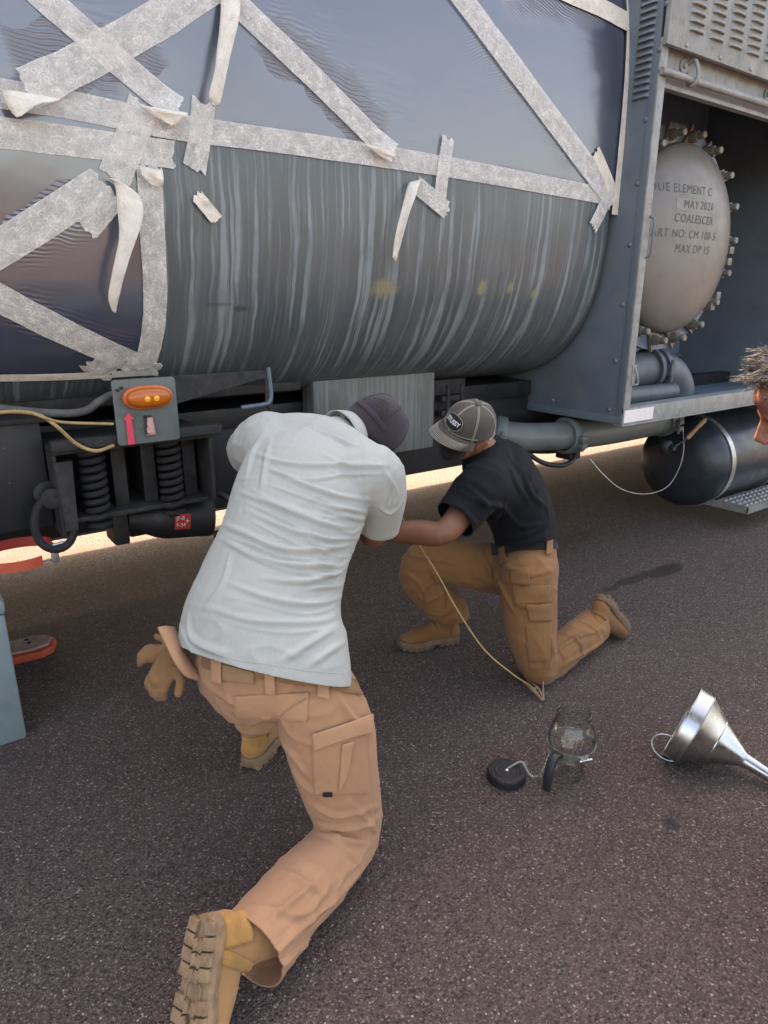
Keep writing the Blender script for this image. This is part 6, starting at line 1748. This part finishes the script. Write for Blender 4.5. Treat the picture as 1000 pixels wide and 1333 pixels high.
# spiky grey hair: many tapered tufts
def hair_mat():
    t = NT('grey_hair')
    t.set(Base_Color=t.ramp(t.noise(160, 3, 0.6), [(0.38, (0.025, 0.022, 0.020, 1)), (0.66, (0.26, 0.24, 0.225, 1))]), Roughness=0.4)
    return t.m
M['hair'] = hair_mat()
g = G(); r_ = random.Random(3)
for k in range(330):                                  # tufts of strands that draw together at the tip
    th = r_.uniform(0, 2 * pi); ph = math.asin(r_.uniform(-0.05, 1.0))
    if cos(th) > 0.55 and ph < 0.55: continue                       # forehead free
    if abs(th - pi) > 2.2 and ph < 0.35: continue
    d_ = V(cos(th) * cos(ph), sin(th) * cos(ph), sin(ph))
    n_ = nrm(HA3[0] * d_[0] + HA3[1] * d_[1] + HA3[2] * d_[2])
    front = max(0, d_[0])
    ln = (0.024 + 0.030 * max(0, d_[2]) + 0.020 * front) * r_.uniform(0.6, 1.35)
    dr = nrm(n_ * 0.7 + HA3[0] * (0.55 * max(0, d_[2]) + 0.8 * front) + np.array([r_.gauss(0, 0.34) for _ in range(3)]))
    b0_ = HL3(-0.012 + 0.101 * d_[0], 0.079 * d_[1], 0.028 + 0.094 * d_[2]); tip = b0_ + dr * ln
    t1 = nrm(np.cross(n_, V(0.2, 0.5, 0.8))); t2 = np.cross(n_, t1)
    for q in range(15):
        rr = 0.013 * sqrt(r_.random()); aa = r_.uniform(0, 2 * pi)
        b = b0_ + t1 * rr * cos(aa) + t2 * rr * sin(aa)
        e = tip + np.array([r_.gauss(0, 0.0028) for _ in range(3)]) + dr * r_.uniform(-0.012, 0.004)
        m_ = b * 0.45 + e * 0.55 + n_ * 0.008 + np.array([r_.gauss(0, 0.001) for _ in range(3)])
        g.tube([b - n_ * 0.003, m_, e], [0.0010, 0.0008, 0.0002], 3, cap=False)
o = g.build('hair', M['hair'], p3, sharp=None); o['kind'] = 'stuff'
scl = Skin([ell(HL3(-0.016, 0, 0.034), HA3, (0.098, 0.0795, 0.092))], 0.005, 2)
scl.v = scl.v[:]; M['scalp'] = paint('dark_hair_roots', (0.06, 0.052, 0.045), 0.8)
fr_, lr_, ur_ = HA3
rel = (scl.v - HL3(0, 0, 0)); keep = [(rel[f[0]] @ ur_ > 0.035 + max(0, rel[f[0]] @ fr_) * 0.55) or (rel[f[0]] @ fr_ < -0.03 and rel[f[0]] @ ur_ > -0.03) for f in scl.f]
scl.f = [f for f, k in zip(scl.f, keep) if k]
scl.build('hair_base', M['scalp'], p3)
# ================================================================== things on the ground
def glass_mat():
    t = NT('clear_glass')                            # thin-walled glass: clear, with a fresnel sheen
    tr = t.n('ShaderNodeBsdfTransparent'); lw2 = t.n('ShaderNodeLayerWeight'); lw2.inputs['Blend'].default_value = 0.5; t.l(t.ramp(lw2.outputs['Facing'], [(0.55, (0.97, 0.975, 0.97, 1)), (1.0, (0.45, 0.47, 0.46, 1))]), tr.inputs[0])
    gl = t.n('ShaderNodeBsdfGlossy'); gl.inputs['Roughness'].default_value = 0.03
    lw_ = t.n('ShaderNodeLayerWeight'); lw_.inputs['Blend'].default_value = 0.5
    fr = t.math('ADD', t.math('MULTIPLY', t.math('POWER', lw_.outputs['Facing'], 3.0), 0.75), 0.035)
    mx = t.n('ShaderNodeMixShader'); t.l(fr, mx.inputs[0]); t.l(tr.outputs[0], mx.inputs[1]); t.l(gl.outputs[0], mx.inputs[2])
    t.l(mx.outputs[0], t.o.inputs['Surface'])
    return t.m
M['glass'] = glass_mat()
JC = onz(740, 1006, 0.0)
jar = thing('glass_jar', 'clear glass sampling jar with a metal band and black handle standing on the asphalt', 'jar', JC)
out = [(0.0005, 0.0), (0.040, 0.0), (0.049, 0.004), (0.051, 0.015), (0.050, 0.030), (0.052, 0.050), (0.064, 0.080), (0.075, 0.110), (0.079, 0.135), (0.077, 0.160), (0.070, 0.185), (0.062, 0.202), (0.058, 0.210), (0.0585, 0.216), (0.061, 0.219), (0.0585, 0.222), (0.0585, 0.240), (0.0565, 0.243)]
inn = [(0.0545, 0.240), (0.0545, 0.212), (0.058, 0.200), (0.066, 0.184), (0.073, 0.160), (0.075, 0.135), (0.071, 0.110), (0.060, 0.082), (0.048, 0.052), (0.046, 0.030), (0.046, 0.014), (0.036, 0.008), (0.0005, 0.009)]
g = G(); g.lathe(catmull([V(r, h, 0) for r, h in out], 2) and [(p[0], p[1]) for p in catmull([V(r, h, 0) for r, h in out + inn], 2)], JC, (0, 0, 1), 64)
g.v = [np.array([p[0], p[1], max(p[2], 0.0008)]) for p in g.v]
g.build('glass_body', M['glass'], jar, sharp=None)
g = G(); g.lathe([(0.0765, 0.108), (0.0785, 0.108), (0.0815, 0.128), (0.0795, 0.128)], JC, (0, 0, 1), 56, close=True); band = g.build('metal_band', M['steel'], jar)
hd_ = nrm(onz(712, 1032, 0) - JC)
hs = np.cross(V(0, 0, 1), hd_)
g = G()
pts = catmull([JC + hd_ * 0.080 + V(0, 0, 0.118), JC + hd_ * 0.105 + V(0, 0, 0.124), JC + hd_ * 0.128 + V(0, 0, 0.105), JC + hd_ * 0.140 + V(0, 0, 0.065), JC + hd_ * 0.143 + V(0, 0, 0.015)], 8)
n = len(pts); v = []
for i, p in enumerate(pts):
    t = nrm(pts[min(i + 1, n - 1)] - pts[max(i - 1, 0)]); nn = np.cross(hs, t)
    w_ = 0.015 - 0.002 * i / n; d_ = 0.0075
    for a, b in ((-1, -0.7), (-0.7, -1), (0.7, -1), (1, -0.7), (1, 0.7), (0.7, 1), (-0.7, 1), (-1, 0.7)): v.append(p + hs * a * w_ + nn * b * d_)
f = [(i * 8 + k, i * 8 + (k + 1) % 8, (i + 1) * 8 + (k + 1) % 8, (i + 1) * 8 + k) for i in range(n - 1) for k in range(8)] + [tuple(range(8)), tuple((n - 1) * 8 + k for k in range(8))]
g.add(v, f); g.build('handle', M['black_plastic'], jar)
bs = nrm(onz(760, 1030, 0) - JC)
g = G(); c = JC + bs * 0.086 + V(0, 0, 0.112)
g.obox(c, (bs, np.cross(V(0, 0, 1), bs), V(0, 0, 1)), (0.008, 0.014, 0.007), 0.002); g.tube([c - np.cross(V(0, 0, 1), bs) * 0.02, c + np.cross(V(0, 0, 1), bs) * 0.026], 0.004, 8); g.build('band_clamp', M['chrome'], jar)
def links(P, r=0.0042, w=0.0009):
    g = G()
    for i in range(len(P) - 1):
        a, b = P[i], P[i + 1]; t = nrm(b - a); u = nrm(np.cross(t, V(0, 0, 1) if i % 2 else V(0.3, 0.2, 1))); u = u if i % 2 else np.cross(t, u)
        m_ = (a + b) / 2; L = np.linalg.norm(b - a) * 0.68
        g.tube([m_ + t * L * cos(q) + u * r * sin(q) for q in np.linspace(0, 2 * pi, 12, endpoint=False)], w * 1.4, 5, closed=True)
    return g
def resample(P, step):
    P = np.array(P); L = np.concatenate([[0], np.cumsum(np.linalg.norm(np.diff(P, axis=0), axis=1))])
    return [np.array([np.interp(s, L, P[:, k]) for k in range(3)]) for s in np.arange(0, L[-1], step)]
LC = onz(659, 1013, 0.0)
LT = LC + V(0, 0, 0.034)
cp = catmull([JC + hd_ * 0.083 + hs * -0.03 + V(0, 0, 0.112), onz(706, 1003, 0.05), onz(698, 1011, 0.006), onz(692, 1010, 0.004), onz(687, 1004, 0.012), LC + (onz(684, 1000, 0) - LC) * 0.75 + V(0, 0, 0.037), LT + V(0, 0, 0.004)], 8)
ch = links(resample(cp, 0.0075), 0.0028, 0.0006).build('lid_chain', M['chrome'], jar); ch['kind'] = 'stuff'
lid = thing('jar_lid', 'round black screw lid lying beside the glass jar, chained to it', 'lid', LC)
prof = [(0.0005, 0.0), (0.060, 0.0), (0.064, 0.003), (0.064, 0.027), (0.061, 0.033), (0.047, 0.0335), (0.045, 0.0305), (0.0005, 0.0305)]
g = G(); g.lathe([(r, max(h, 0.0006)) for r, h in prof], LC, (0, 0, 1), 60); g.build('lid_disc', M['black_plastic'], lid, sharp=30)
g = G()
for k in range(44):
    a = 2 * pi * k / 44; c = LC + V(cos(a), sin(a), 0) * 0.064
    g.obox(c + V(0, 0, 0.015), (V(cos(a), sin(a), 0), V(-sin(a), cos(a), 0), V(0, 0, 1)), (0.0016, 0.0022, 0.012), 0.0)
o = g.build('grip_ribs', M['black_plastic'], lid, smooth=False); o['kind'] = 'stuff'
g = G(); g.lathe([(0.006, 0), (0.006, 0.004), (0.003, 0.006), (0.0005, 0.0065)], LC + V(0, 0, 0.0306), (0, 0, 1), 12); g.build('lid_rivet', M['chrome'], lid)
g = G(); g.lathe([(0.034, 0), (0.036, 0.002), (0.039, 0.002), (0.041, 0.0)], LC + V(0, 0, 0.0307), (0, 0, 1), 48, close=True); g.build('lid_ring', M['black_plastic'], lid)

# metal funnel lying on its side
def tin():
    t = NT('bright_tinplate')
    t.set(Base_Color=t.ramp(t.noise(12, 5), [(0.3, (0.46, 0.47, 0.47, 1)), (0.7, (0.60, 0.61, 0.60, 1))]), Metallic=1.0, Roughness=t.ramp(t.noise(25, 5, 0.6), [(0.3, 0.22), (0.7, 0.38)]))
    t.bump(t.noise(9, 3), 0.12, 0.01)
    return t.m
M['tin'] = tin()
q0 = onz(866, 974, 0.0); q1 = onz(1010, 1026, 0.0)
hdir = nrm(q1 - q0); FL, FR = 0.42, 0.134
phi = atan(FR / FL); ax = hdir * cos(phi) - V(0, 0, 1) * sin(phi)
rc = q0 + hdir * FR * sin(phi) + V(0, 0, FR * cos(phi) + 0.002)
fun = thing('metal_funnel', 'shiny tinplate funnel lying on its side on the asphalt', 'funnel', q0)
prof = [(FR - 0.002, 0.0), (FR, 0.001), (FR, 0.050), (FR - 0.002, 0.052), (0.085, 0.118), (0.0845, 0.121), (0.083, 0.121), (0.026, 0.215), (0.0255, 0.218), (0.024, 0.219), (0.012, 0.42), (0.0105, 0.42), (0.0225, 0.219), (0.024, 0.214), (0.081, 0.121), (FR - 0.006, 0.051), (FR - 0.005, 0.004)]
g = G(); g.lathe(prof, rc, ax, 64, close=True); cone = g.build('funnel_cone', M['tin'], fun, sharp=25)
for r_, h, w_ in ((FR, 0.002, 0.0032), (FR - 0.0005, 0.051, 0.0022), (0.083, 0.120, 0.0018), (0.0245, 0.218, 0.0016)):
    g = G(); u_ = nrm(np.cross(ax, V(0, 0, 1))); w2 = np.cross(ax, u_)
    g.tube([rc + ax * h + (u_ * cos(q) + w2 * sin(q)) * r_ for q in np.linspace(0, 2 * pi, 56, endpoint=False)], w_, 8, closed=True); g.build('rolled_bead', M['tin'], fun)
ring_c = onz(869, 977, 0.030); u_ = nrm(onz(888, 985, 0.0) - onz(850, 975, 0.0)); w2 = nrm(V(0, 0, 0.75) + FH * 0.35)
g = G(); g.tube([ring_c + u_ * 0.054 * cos(q) + w2 * 0.044 * sin(q) * (1.0) + V(0, 0, 0.012) for q in np.linspace(0, 2 * pi, 44, endpoint=False)], 0.0026, 8, closed=True); g.build('hanging_ring', M['tin'], fun)

# grounding wire from the men down to a clamp on the asphalt
wire = thing('grounding_wire', 'thin yellow tan bonding wire hanging to a spring clamp beside the kneeling knee', 'wire', onz(705, 905))
g = G(); g.tube(catmull([A(520, 668, 2.70), A(543, 705, 2.70), A(570, 748, 2.68), A(596, 795, 2.68), A(630, 845, 2.68), A(668, 878, 2.70), onz(693, 894, 0.02)], 8), 0.0032, 8); g.build('wire_strand', M['wire'], wire)
g = G(); c0, c1 = onz(684, 887, 0.03), onz(707, 912, 0.006)
for sg in (1, -1):
    side = nrm(np.cross(c1 - c0, V(0, 0, 1))) * sg
    g.tube(catmull([c0 + side * 0.012, (c0 + c1) / 2 + side * 0.015 + V(0, 0, 0.012), c1 + side * 0.004 + V(0, 0, 0.002)], 6), [0.005] * 13, 8)
    g.tube(catmull([c1 + side * 0.004, c1 + side * 0.02 - (c1 - c0) * 0.25 + V(0, 0, 0.03), c0 * 0.4 + c1 * 0.6 + side * 0.035 + V(0, 0, 0.04)], 6), 0.0035, 8)
g.tube([(c0 + c1) / 2 - nrm(np.cross(c1 - c0, V(0, 0, 1))) * 0.02 + V(0, 0, 0.01), (c0 + c1) / 2 + nrm(np.cross(c1 - c0, V(0, 0, 1))) * 0.02 + V(0, 0, 0.01)], 0.006, 8)
M['clip'] = paint('tarnished_brass_clip', (0.30, 0.20, 0.13), 0.45, metal=0.5, var=0.3, scale=40)
g.build('spring_clamp', M['clip'], wire)

# grey green locker standing at the left
bx = onz(36, 961, 0.0); bt = ony(16, 782, bx[1])[2]
box = thing('metal_box', 'grey green painted metal box standing below the tow shackle', 'box', (bx[0] - 0.2, bx[1] + 0.15, 0))
g = G(); g.box((bx[0] - 0.55, bx[1], 0.001), (bx[0], bx[1] + 0.24, bt - 0.045), 0.012); g.build('box_body', M['box'], box)
g = G(); g.box((bx[0] - 0.556, bx[1] - 0.005, bt - 0.043), (bx[0] + 0.005, bx[1] + 0.246, bt + 0.01), 0.014); g.build('box_lid', M['box'], box)
# red extinguisher clamp above it
rc0, rc1 = ony(-30, 742, 2.56), ony(78, 728, 2.56)
clamp = thing('strap_clamp', 'red steel strap clamp with an over-centre latch standing out above the grey box', 'clamp', (rc0[0], 2.6, bt))
zc = ony(30, 732, 2.5)[2]
def band(z0, z1, cx, cy, rx, ry, a0, a1, n=28, th=0.004):
    g = G(); v = []
    for i in range(n + 1):
        a = a0 + (a1 - a0) * i / n
        for rr in (0, th):
            for z in (z0, z1): v.append((cx + (rx + rr) * cos(a), cy + (ry + rr) * sin(a), z))
    f = []
    for i in range(n):
        k = i * 4; f += [(k, k + 4, k + 5, k + 1), (k + 2, k + 3, k + 7, k + 6), (k + 1, k + 5, k + 7, k + 3), (k, k + 2, k + 6, k + 4)]
    f += [(0, 1, 3, 2), (n * 4, n * 4 + 2, n * 4 + 3, n * 4 + 1)]
    return g.add(v, f)
bxc = rc1[0] - 0.13
band(zc - 0.004, zc + 0.034, bxc, 2.60, 0.115, 0.085, 0.0, 2 * pi * 0.52).build('rear_strap', M['red'], clamp, sharp=30)
band(zc - 0.030, zc + 0.006, bxc, 2.585, 0.112, 0.085, pi * 1.02, pi * 1.70).build('front_strap', M['red_orange'], clamp, sharp=30)
g = G(); g.box((bxc - 0.30, 2.575, zc - 0.030), (bxc - 0.112, 2.579, zc + 0.006)); g.build('strap_tail', M['red_orange'], clamp, smooth=False)
g = G(); g.box((bxc - 0.30, 2.605, bt + 0.011), (bxc - 0.26, 2.625, zc + 0.034), 0.003); g.box((bxc - 0.26, 2.605, zc - 0.004), (bxc - 0.113, 2.611, zc + 0.034), 0.001); g.build('mount_bracket', M['red'], clamp)
g = G(); g.tube([(bxc + 0.114, 2.60, zc + 0.02), (bxc + 0.125, 2.56, zc + 0.005), (bxc + 0.10, 2.535, zc - 0.03)], 0.006, 8); g.tube([(bxc + 0.02, 2.50, zc - 0.015), (bxc + 0.11, 2.53, zc - 0.018)], 0.003, 6); g.box((bxc + 0.10, 2.525, zc - 0.035), (bxc + 0.125, 2.54, zc + 0.028), 0.003); g.tube([(bxc + 0.10, 2.53, zc + 0.030), (bxc + 0.15, 2.53, zc + 0.036)], 0.006, 8)
g.build('latch', M['steel'], clamp)
for dz in (-0.012, ):
    for x in (bxc - 0.13, bxc - 0.20):
        g = G(); g.lathe([(0.007, 0), (0.006, 0.002), (0.0005, 0.003)], (x, 2.5748, zc + dz), (0, -1, 0), 12); g.build('strap_rivet', M['white_ink'], clamp)
g = G(); g.lathe([(0.007, 0), (0.006, 0.002), (0.0005, 0.003)], (bxc - 0.13, 2.6048, zc + 0.016), (0, -1, 0), 12); g.build('strap_rivet', M['white_ink'], clamp)
# red and grey chock on the ground behind the box
cc_ = onz(42, 850, 0.0)
chock = thing('wheel_chock', 'worn red octagonal chock with a scuffed grey top lying behind the grey box', 'chock', cc_)
oc = [(-0.16, -0.075), (0.03, -0.085), (0.085, -0.055), (0.11, 0.02), (0.085, 0.075), (0.02, 0.10), (-0.16, 0.10)]
g = G(); g.prism(oc, cc_ + V(0, 0, 0.001), (1, 0, 0), (0, 1, 0), 0.035); g.build('chock_base', M['red_orange'], chock, smooth=False, bevel=0.006)
M['scuff'] = paint('scuffed_pinkish_grey', (0.42, 0.29, 0.25), 0.7, var=0.25, scale=20, grime=(0.36, 0.10, 0.07))
oc2 = [(-0.16, -0.035), (0.0, -0.06), (0.068, -0.042), (0.092, 0.018), (0.072, 0.062), (0.015, 0.085), (-0.16, 0.085)]
g = G(); g.prism(oc2, cc_ + V(0, 0, 0.0365), (1, 0, 0), (0, 1, 0), 0.012); g.build('chock_top', M['scuff'], chock, smooth=False, bevel=0.004)
for dx, dy in ((-0.01, 0.05), (-0.005, 0.012)):
    g = G(); g.lathe([(0.011, 0), (0.010, 0.0015)], cc_ + V(dx, dy, 0.049), (0, 0, 1), 10); g.build('chock_hole', M['rubber'], chock)
